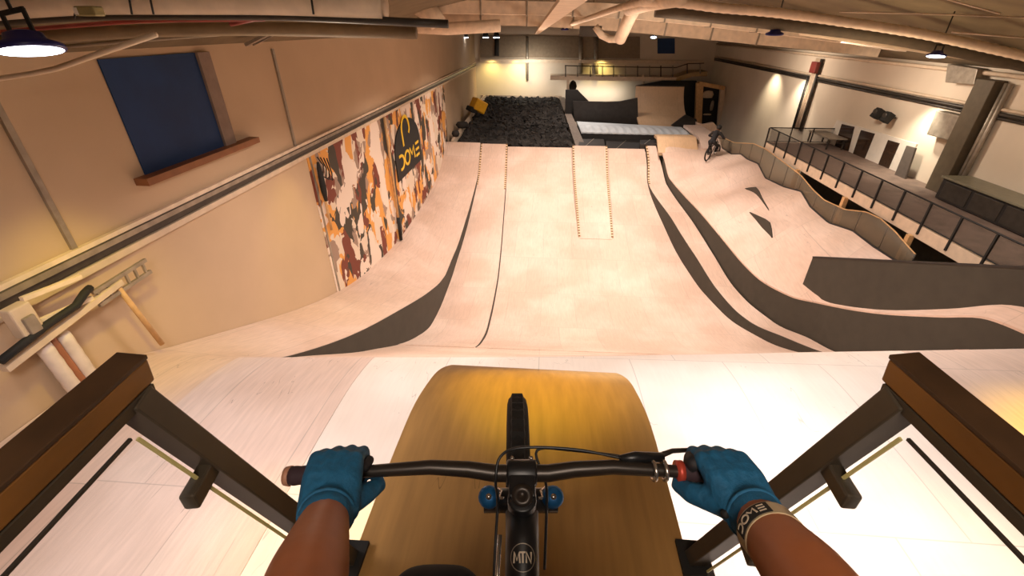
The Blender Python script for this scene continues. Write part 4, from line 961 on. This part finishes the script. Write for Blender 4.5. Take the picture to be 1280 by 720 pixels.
# badge on the top tube
tt0, tt1 = B(0, .45, .938), B(0, .36, .895); td = (tt0-tt1).normalized(); rv = HR_; nv = rv.cross(td).normalized()
if nv.z < 0: nv = -nv
bc = EYE+ray(650, 697)*1.0
# meet the tube's upper line
def ontube(px, py):
    d = ray(px, py); n_ = rv
    t = ((tt0-EYE).dot(n_))/d.dot(n_) if abs(d.dot(n_)) > 1e-6 else 1
    best = min((abs(proj_y(tt1.lerp(tt0, k/100.0)+nv*.029)-py), k) for k in range(-100, 160)); return tt1.lerp(tt0, best[1]/100.0)
def proj_y(p): d = p-EYE; return 360-F*d.dot(UPV)/d.dot(FWD)
bc = ontube(650, 697); R_b = .0275
def onbadge(u, v, h):
    a = u/R_b; return bc+td*v+(nv*cs(a)+rv*sn(a))*(R_b+.0015+h)
mb = MB(); ring = [(.0205*cs(2*PI*i/36), .0205*sn(2*PI*i/36)) for i in range(37)]; stroke(mb, ring, .0012, onbadge, .0008); mb.build('badge_ring', M['steel'], frame)
lt = []
for pts in ([(-.0145, -.008), (-.0135, .008), (-.0095, -.004), (-.0055, .008), (-.0045, -.008)], [(-.0045, .0075), (.0045, .0075)], [(0, .0075), (0, -.008)], [(.0055, -.008), (.0055, .008), (.0135, -.008), (.0135, .008)]):
    mb = MB(); stroke(mb, pts, .0026, onbadge, .0012); mb.build('badge_letter', M['bone'], frame)
# fork
mb = MB()
mb.tube([B(-.075, .578, .875), B(.075, .578, .875)], .024, 12)
for s_ in (-1, 1):
    mb.tube([B(.064*s_, .570, .897), B(.064*s_, .75, .62)], .017, 12); mb.tube([B(.064*s_, .73, .65), B(.064*s_, .93, .345)], [.022, .020], 12)
fork = mb.build('fork', M['bikeblack'], bike)
for s_ in (-1, 1):
    ax0, ax1 = B(.064*s_, .588, .868), B(.064*s_, .557, .917); mb = MB(); mb.tube([ax0, ax0.lerp(ax1, .2), ax0.lerp(ax1, .85), ax1], [.021, .0225, .0215, .014], 16); mb.build('fork_cap', M['bluecap'], fork)
    mb = MB(); mb.tube([ax1, ax1+(ax1-ax0).normalized()*.004], .006, 10); mb.build('valve', M['chrome'], fork)
    mb = MB(); mb.tube([B(.034*s_, .545, .93), B(.044*s_, .555, .915), B(.040*s_, .575, .91), B(.05*s_, .59, .90)], .0028, 6); mb.build('cable_clip', M['chrome'], fork)
# stem and bar
BH, BF = .997, .55
mb = MB(); mb.tube([B(0, .505, .955), B(0, .497, 1.0)], .026, 16); mb.beam(B(0, .497, .988), B(0, BF, BH), .048, .040); mb.tube([B(-.028, BF, BH), B(.028, BF, BH)], .0245, 16); stem = mb.build('stem', M['bikeblack'], bike, bevel=.004)
mb = MB(); mb.lathe([(0, 0), (.019, 0), (.019, .006), (.007, .007), (.006, .004), (0, .004)], 24, Matrix.Translation(B(0, .497, 1.006)) @ Vector((0, 0, 1)).rotation_difference((B(0, .497, 1.0)-B(0, .515, .96)).normalized()).to_matrix().to_4x4()); mb.build('top_cap', M['bikegrey'], stem)
for s_ in (-1, 1):
    for dh in (-.012, .012):
        c_ = B(.018*s_, BF+.018, BH+dh+.006); mb = MB(); mb.lathe([(0, 0), (.0035, 0), (.0035, .004), (0, .004)], 10, Matrix.Translation(c_)); mb.build('bolt', M['chrome'], stem)
barp = lambda s_: [B(0, BF, BH), B(.05*s_, BF, BH), B(.10*s_, BF+.004, BH+.006), B(.17*s_, BF+.004, BH+.012), B(.28*s_, BF, BH+.006), B(.432*s_, BF-.006, BH)]
mb = MB(); L1 = barp(-1)[::-1]; R1 = barp(1)[1:]
mb.tube(L1+R1, [.0115, .0115, .0135, .015, .016, .016, .016, .015, .0135, .0115, .0115], 14); mb.build('handlebar', M['bikegrey'], bike)
for s_ in (-1, 1):
    mb = MB(); a, b = B(.295*s_, BF-.0005, BH+.0055), B(.43*s_, BF-.006, BH); n = 14
    mb.tube([a.lerp(b, k/n) for k in range(n+1)], [.0165+(.0012 if k % 2 else 0) for k in range(n+1)], 14); g = mb.build('grip', M['griprub'], bike)
    mb = MB(); mb.tube([b, b+HR_*s_*.010], [.0185, .0165], 14); mb.build('end_cap', M['endcap'], g)
    if s_ == 1:
        mb = MB(); mb.tube([B(.288, BF, BH+.006), B(.300, BF, BH+.0055)], .0195, 16); mb.build('lock_ring', M['redring'], g)
# brake lever clamp on the right
for k, u in enumerate((.246, .266)):
    mb = MB(); mb.torus(B(u, BF, BH+.007), HR_, .0165, .004, 20, 8); mb.build('lever_clamp', M['chrome'], bike)
mb = MB(); mb.tube([B(.185, BF+.014, BH+.024), B(.215, BF+.020, BH+.02), B(.27, BF+.026, BH+.012)], [.006, .011, .009], 10); lv = mb.build('brake_lever', M['bikeblack'], bike)
mb = MB(); mb.tube([B(.26, BF+.03, BH+.008), B(.30, BF+.055, BH-.005), B(.36, BF+.065, BH-.012)], [.006, .005, .004], 8); mb.build('lever_blade', M['bikegrey'], lv)
for pts in ([B(.19, BF+.014, BH+.024), B(.10, BF+.026, BH+.034), B(.0, BF+.03, BH+.034), B(-.04, BF+.012, BH+.03), B(-.048, BF-.02, BH-.0), B(-.045, BF-.03, BH-.05), B(-.05, .42, .86), B(-.045, .2, .70)],
            [B(.20, BF+.02, BH+.02), B(.10, BF+.032, BH+.024), B(.03, BF+.034, BH+.022), B(.045, BF+.0, BH-.02), B(.048, BF-.02, BH-.06), B(.043, .46, .84)]):
    # smooth the cable
    q = []
    for i in range(len(pts)-1):
        p0, p1, p2, p3 = pts[max(i-1, 0)], pts[i], pts[i+1], pts[min(i+2, len(pts)-1)]
        for k in range(6):
            t = k/6; q.append(.5*((2*p1)+(p2-p0)*t+(2*p0-5*p1+4*p2-p3)*t*t+(3*p1-p0-3*p2+p3)*t**3))
    q.append(pts[-1]); mb = MB(); mb.tube(q, .0028, 8); mb.build('cable', M['bikeblack'], bike)
mb = MB(); mb.tube([B(-.040, .475, .925), B(-.046, .40, .86), B(-.045, .25, .74)], .004, 8); mb.build('cable', M['chrome'], bike)
# saddle, cranks, pedals
mb = MB(); mb.tube([B(0, -.03, .70), B(0, -.05, .77)], .014, 10); mb.build('seat_post', M['bikegrey'], bike)
mb = MB(); mb.tube([B(0, .08, .775), B(0, 0, .785), B(0, -.1, .79), B(0, -.16, .80)], [.02, .035, .06, .05], 14, flat_=.45); mb.build('saddle', M['black'], bike)
mb = MB(); mb.tube([B(-.06, .18, .345), B(.06, .18, .345)], .018, 10); mb.tube([B(-.06, .18, .345), B(-.065, .345, .345)], .011, 8); mb.tube([B(.06, .18, .345), B(.065, .015, .345)], .011, 8)
mb.torus(B(.05, .18, .345), HR_, .055, .006, 28, 6); mb.build('crank', M['bikegrey'], bike)
for x, f_ in ((-.115, .345), (.115, .015)):
    mb = MB(); mb.box(B(x, f_, .345), (.095, .10, .02), Matrix.Rotation(YAW, 3, 'Z')); mb.build('pedal', M['black'], bike, bevel=.004)

# ------------------------------------------------------------------ people
def capsule(mb, a, b, ra, rb, seg=14):
    a, b = Vector(a), Vector(b); d = (b-a); L_ = max(d.length, 1e-4); d = d/L_ if d.length > 1e-6 else Vector((0, 0, 1)); pr = []
    for k in range(6): t = -PI/2+PI/2*k/6; pr.append((ra*cs(t), ra*sn(t)))
    pr += [(ra, 0), (ra+(rb-ra)*.5, L_*.5), (rb, L_)]
    for k in range(1, 7): t = PI/2*k/6; pr.append((rb*cs(t), L_+rb*sn(t)))
    pr[0] = (0, -ra); pr[-1] = (0, L_+rb)
    mb.lathe(pr, seg, Matrix.Translation(a) @ Vector((0, 0, 1)).rotation_difference(d).to_matrix().to_4x4()); return mb
def chain(mb, pts, rs):
    for i in range(len(pts)-1): capsule(mb, pts[i], pts[i+1], rs[i], rs[i+1])
    return mb
def remeshed(mb, name, mat, parent, vox, smooth=3):
    o = mb.build('tmp', mat); 
    r = o.modifiers.new('r', 'REMESH'); r.mode = 'VOXEL'; r.voxel_size = vox; r.use_smooth_shade = True
    if smooth: s_ = o.modifiers.new('s', 'SMOOTH'); s_.iterations = smooth; s_.factor = .5
    dg = bpy.context.evaluated_depsgraph_get(); me = bpy.data.meshes.new_from_object(o.evaluated_get(dg)); me.name = name
    bpy.data.objects.remove(o, do_unlink=True)
    me.materials.clear(); me.materials.append(mat)
    for p in me.polygons: p.use_smooth = True
    n = bpy.data.objects.new(name, me); COL.objects.link(n)
    if parent is not None:
        n.parent = parent
        if parent.name in WORLD: n.location = -Vector(parent.location)
    return n
M['skin'] = flat('tanned_skin', (.40, .125, .042), .5, var=.06, scale=30)
M['glove'] = flat('blue_knit_glove', (.008, .105, .22), .75, var=.16, scale=60, bump=.25)
M['glovedark'] = flat('black_glove_palm', (.014, .012, .014), .7, var=.2)
M['cloth'] = flat('black_riding_cloth', (.013, .013, .015), .85, var=.2)
M['white'] = flat('white_print', (.80, .78, .74), .5, var=.03)
me_ = thing('person', 'rider in blue gloves and printed wristband gripping the nearest handlebar, dark knee below', 'person', tuple(B(0, .1, .35)))
S = {-1: dict(w=cw(-.308, .462, .698), e=cw(-.235, .20, .56), s=cw(-.19, -.06, .30), g=-.322, a=cw(-.13, .30, 1.27), k=cw(-.143, .405, .935), h=cw(-.095, .0, .80)),
     1: dict(w=cw(.398, .462, .698), e=cw(.372, .20, .56), s=cw(.20, -.06, .30), g=.384, a=cw(.15, -.03, 1.27), k=cw(.17, .27, .99), h=cw(.10, .0, .80))}
mb = MB()
chain(mb, [cw(0, -.05, .80), cw(0, -.07, .55), cw(0, -.08, .34)], [.115, .12, .13])
capsule(mb, cw(-.12, -.08, .33), cw(.12, -.08, .33), .085, .085); chain(mb, [cw(0, -.10, .29), cw(0, -.19, .12)], [.075, .070])
for s_ in (-1, 1): capsule(mb, cw(.03*s_, -.12, .20), cw(.15*s_, -.08, .29), .05, .06)
capsule(mb, cw(0, -.215, .055), cw(0, -.235, .0), .085, .102); capsule(mb, cw(0, -.172, .112), cw(0, -.20, .07), .052, .076)
chain(mb, [cw(0, -.138, .015), cw(0, -.118, .05), cw(0, -.135, .06)], [.012, .016, .012])
for s_ in (-1, 1): capsule(mb, cw(.094*s_, -.235, .01), cw(.096*s_, -.24, .05), .016, .012)
capsule(mb, cw(-.022, -.133, .088), cw(.022, -.133, .088), .011, .011)
for s_ in (-1, 1):
    d = S[s_]; m_ = d['w'].lerp(d['e'], .55)
    chain(mb, [d['s'], d['s'].lerp(d['e'], .5), d['e']], [.058, .052, .047]); chain(mb, [d['e'], m_, d['w'].lerp(d['e'], .12), d['w']], [.050, .053, .039, .033])
    chain(mb, [d['h'], d['k']], [.085, .058]); chain(mb, [d['k'], d['k'].lerp(d['a'], .3), d['a']], [.056, .058, .036]); chain(mb, [d['a'], d['a']+HF*.14-Vector((0, 0, .05))], [.035, .03])
remeshed(mb, 'body', M['skin'], me_, .011, 4)
mb = MB()
chain(mb, [cw(0, -.05, .78), cw(0, -.07, .55), cw(0, -.08, .34)], [.128, .133, .142]); capsule(mb, cw(-.13, -.08, .33), cw(.13, -.08, .33), .098, .098)
for s_ in (-1, 1): capsule(mb, S[s_]['s'], S[s_]['s'].lerp(S[s_]['e'], .55), .072, .066)
remeshed(mb, 'shirt', M['cloth'], me_, .014, 3)
mb = MB(); capsule(mb, cw(-.06, -.05, .80), cw(.06, -.05, .80), .125, .125)
for s_ in (-1, 1):
    d = S[s_]; chain(mb, [d['h'], d['k']], [.10, .074]); chain(mb, [d['k'], d['k'].lerp(d['a'], .3), d['a']+Vector((0, 0, .02))], [.076, .07, .05])
    if s_ == -1: capsule(mb, d['k']+HF*.02-HR_*.03, d['k']+HF*.02+HR_*.03, .066, .066)
remeshed(mb, 'trousers', M['cloth'], me_, .012, 3)
for s_ in (-1, 1):
    d = S[s_]; a = d['a']; mb = MB(); chain(mb, [a-Vector((0, 0, .03)), a+HF*.05-Vector((0, 0, .065)), a+HF*.15-Vector((0, 0, .075))], [.045, .042, .035]); capsule(mb, a-HF*.03-Vector((0, 0, .075)), a+HF*.1-Vector((0, 0, .082)), .03, .03); remeshed(mb, 'shoe', M['black'], me_, .008, 2)
mb = MB(); capsule(mb, cw(0, -.25, -.055), cw(0, -.285, -.045), .118, .122); remeshed(mb, 'helmet', M['black'], me_, .012, 3)
for s_ in (-1, 1):
    c_ = cw(.034*s_, -.146, .012); mb = MB(); capsule(mb, c_, c_+Vector((0, 0, .0005)), .0125, .0125, 12); ey = mb.build('eye', M['white'], me_)
    mb = MB(); capsule(mb, c_+HF*.0075, c_+HF*.008, .006, .006, 10); mb.build('iris', M['black'], ey)
# gloved hands closed round the grips
def glove(s_):
    d = S[s_]; gx = d['g']; G = lambda lat, fwd, h: B(gx-.018+lat*s_, BF-.004+fwd, BH+.002+h)   # +lat is outward
    W = d['w']; mb = MB(); Wd = (d['e']-W).normalized()
    kn = []
    for i, (lt_, ln) in enumerate([(-.036, 1.0), (-.0125, 1.06), (.0115, 1.0), (.034, .84)]):   # index .. little
        k0 = G(lt_, .004+(.004 if i in (1, 2) else 0), .037); kn.append(k0)
        f1 = G(lt_, .040*ln, .014); f2 = G(lt_*.97, .034*ln, -.022); f3 = G(lt_*.95, .004, -.033)
        chain(mb, [k0, f1, f2, f3], [.0135, .0122, .0112, .0098])
        wl = W+HR_*s_*lt_*.75
        chain(mb, [wl, wl.lerp(k0, .55)+Vector((0, 0, .006)), k0], [.026, .0215, .0155])
    # heel of the hand, thumb mound and thumb
    chain(mb, [W+HR_*s_*.018, G(.036, -.034, .004)], [.028, .021]); chain(mb, [W-HR_*s_*.012, G(-.045, -.040, -.006)], [.028, .021])
    tb = [W-HR_*s_*.018, G(-.060, -.036, -.004), G(-.074, -.012, -.016), G(-.060, .018, -.024), G(-.040, .030, -.028)]
    chain(mb, tb, [.025, .019, .0135, .0115, .010])
    chain(mb, [W+(W-G(0, 0, .02)).normalized()*.004, W+Wd*.022], [.041, .0435])
    g = remeshed(mb, 'glove', M['glove'], me_, .0042, 3)
    mb = MB(); c_ = W+Wd*.020; mb.torus(c_, Wd, .0425, .0035, 30, 8); mb.build('cuff_hem', M['glove'], g)
    # black panel at the index finger and thumb
    mb = MB()
    if s_ == -1: chain(mb, [G(-.050, -.002, .022), G(-.052, .022, .012)], [.010, .009])
    else: chain(mb, [G(-.050, .004, .026), G(-.046, .024, .016), G(-.056, .000, .006)], [.0145, .0125, .0125])
    remeshed(mb, 'palm_panel', M['glovedark'], g, .003, 2)
    if s_ == 1:
        p = G(-.040, -.004, .040); mb = MB(); stroke(mb, [(-.006, .004), (.0, -.004), (.007, -.004)], .005, lambda u, v, h: p+HR_*u+(HF*.75+Vector((0, 0, .66)))*v+Vector((0, -.6, .8))*(h-.002), .005); mb.build('glove_mark', M['white'], g)
        mb = MB(); q = W+Wd*.015-HR_*.038; mb.lathe([(0, -.006), (.007, -.004), (.008, .002), (0, .006)], 12, Matrix.Translation(q-HR_*.008)); mb.build('cuff_toggle', M['black'], g)
glove(-1); glove(1)
# printed wristband on the right forearm
d = S[1]; A_ = (d['w']-d['e']).normalized(); C_ = d['w']-A_*.078
Rv = (EYE-C_); Rv = (Rv-A_*Rv.dot(A_)).normalized(); Tv = A_.cross(Rv); Tv = Tv if Tv.dot(RGT) > 0 else -Tv
RB = .0455
wb = lambda u, v, h: C_+A_*v+(Rv*cs(u/RB)+Tv*sn(u/RB))*(RB+h)
def bandring(v0, v1, h0, h1, u0=-PI*RB, u1=PI*RB, n=48):
    mb = MB(); cl = abs(u1-u0) > 2*PI*RB-1e-6; vs = []
    for i in range(n+1):
        u = u0+(u1-u0)*i/n
        for (v, h) in ((v0, h0), (v1, h0), (v1, h1), (v0, h1)): vs.append(wb(u, v, h))
    fs = [(i*4+k, i*4+(k+1) % 4, (i+1)*4+(k+1) % 4, (i+1)*4+k) for i in range(n) for k in range(4)]
    return mb.add(vs, fs)
band = bandring(-.0155, .0155, -.003, .0, n=56).build('wristband', flat('clear_tan_band', (.52, .40, .24), .3, var=.05), me_)
bandring(-.0125, .0125, .0, .001, -.040, .026, 30).build('black_print', M['black'], band)
mb = MB(); dome_strokes(mb, lambda u, v, h: wb(-.036+u*.0132, -.006+v*.013, .001+h), .20, .0006, False)
mb.v = mb.v; mb.build('lettering', M['bone'], band)

# ------------------------------------------------------------------ the distant rider on the pump area
f2 = Vector((.66, .75, 0)).normalized(); r2 = Vector((f2.y, -f2.x, 0))
g1 = on8(883, 201.5); g2 = on8(897, 198); 
C2 = lambda lat, fwd, h: g1+r2*lat+f2*fwd+Vector((0, 0, h))
bk = thing('bicycle', 'small dark bicycle of the distant rider at the top of the pump track', 'bicycle', tuple(g1))
wheel(C2, 0, .34, .34, bk, 'rear_wheel', False, False); wheel(C2, 1.05, .34, .34, bk, 'front_wheel', False, False)
mb = MB(); mb.tube([C2(0, .40, .34), C2(0, .25, .70)], .02, 8); mb.tube([C2(0, .25, .66), C2(0, .82, .88)], .022, 8); mb.tube([C2(0, .40, .34), C2(0, .84, .80)], .024, 8)
for s_ in (-1, 1): mb.tube([C2(.05*s_, 0, .34), C2(.03*s_, .40, .34)], .012, 6); mb.tube([C2(.05*s_, 0, .34), C2(.02*s_, .26, .64)], .012, 6)
mb.build('frame', M['bikeblack'], bk)
mb = MB()
for s_ in (-1, 1): mb.tube([C2(.06*s_, 1.05, .34), C2(.06*s_, .86, .82)], .018, 6)
mb.tube([C2(-.07, .86, .82), C2(.07, .86, .82)], .02, 6); mb.tube([C2(0, .86, .80), C2(0, .80, 1.0)], .022, 6); mb.build('fork', M['chrome'], bk)
mb = MB(); mb.tube([C2(-.38, .78, 1.03), C2(-.15, .82, 1.03), C2(.15, .82, 1.03), C2(.38, .78, 1.03)], .015, 8); mb.build('handlebar', M['black'], bk)
mb = MB(); mb.tube([C2(0, .33, .72), C2(0, .22, .76), C2(0, .1, .77)], [.02, .05, .06], 8, flat_=.5); mb.build('saddle', M['black'], bk)
pr2 = thing('person', 'distant rider dressed in black leaning over a small bicycle', 'person', tuple(C2(0, .45, .34)))
hip, sh, hd = C2(0, .18, .93), C2(0, .52, 1.32), C2(0, .66, 1.50)
J = {s_: dict(h=hip+r2*.1*s_, k=C2(.16*s_, .52+.08*s_, .68), a=C2(.12*s_, .40+.15*s_, .42), s=sh+r2*.18*s_, e=C2(.36*s_, .56, 1.14), w=C2(.34*s_, .78, 1.05)) for s_ in (-1, 1)}
mb = MB(); chain(mb, [hip, hip.lerp(sh, .5), sh], [.12, .12, .13]); chain(mb, [sh, hd], [.06, .06]); capsule(mb, hd, hd+Vector((0, 0, .06)), .09, .09)
for s_ in (-1, 1):
    d = J[s_]; chain(mb, [d['s'], d['e'], d['w'], d['w']+f2*.06], [.055, .045, .033, .038]); chain(mb, [d['h'], d['k'], d['a']], [.085, .055, .04])
remeshed(mb, 'body', M['skin'], pr2, .02, 2)
mb = MB(); chain(mb, [hip, hip.lerp(sh, .5), sh], [.14, .14, .15])
for s_ in (-1, 1): d = J[s_]; chain(mb, [d['s'], d['e'], d['e'].lerp(d['w'], .85)], [.075, .062, .05])
remeshed(mb, 'jacket', M['cloth'], pr2, .02, 2)
mb = MB()
for s_ in (-1, 1): d = J[s_]; chain(mb, [hip, d['h'], d['k'], d['a']], [.13, .10, .075, .058])
remeshed(mb, 'trousers', M['cloth'], pr2, .02, 2)
mb = MB(); capsule(mb, hd+Vector((0, 0, .05)), hd+f2*.03+Vector((0, 0, .07)), .125, .12); remeshed(mb, 'helmet', M['black'], pr2, .02, 2)
for s_ in (-1, 1):
    mb = MB(); a = J[s_]['a']; capsule(mb, a-f2*.04-Vector((0, 0, .05)), a+f2*.14-Vector((0, 0, .055)), .045, .04); remeshed(mb, 'shoe', M['white'] if s_ == 1 else M['black'], pr2, .015, 1)
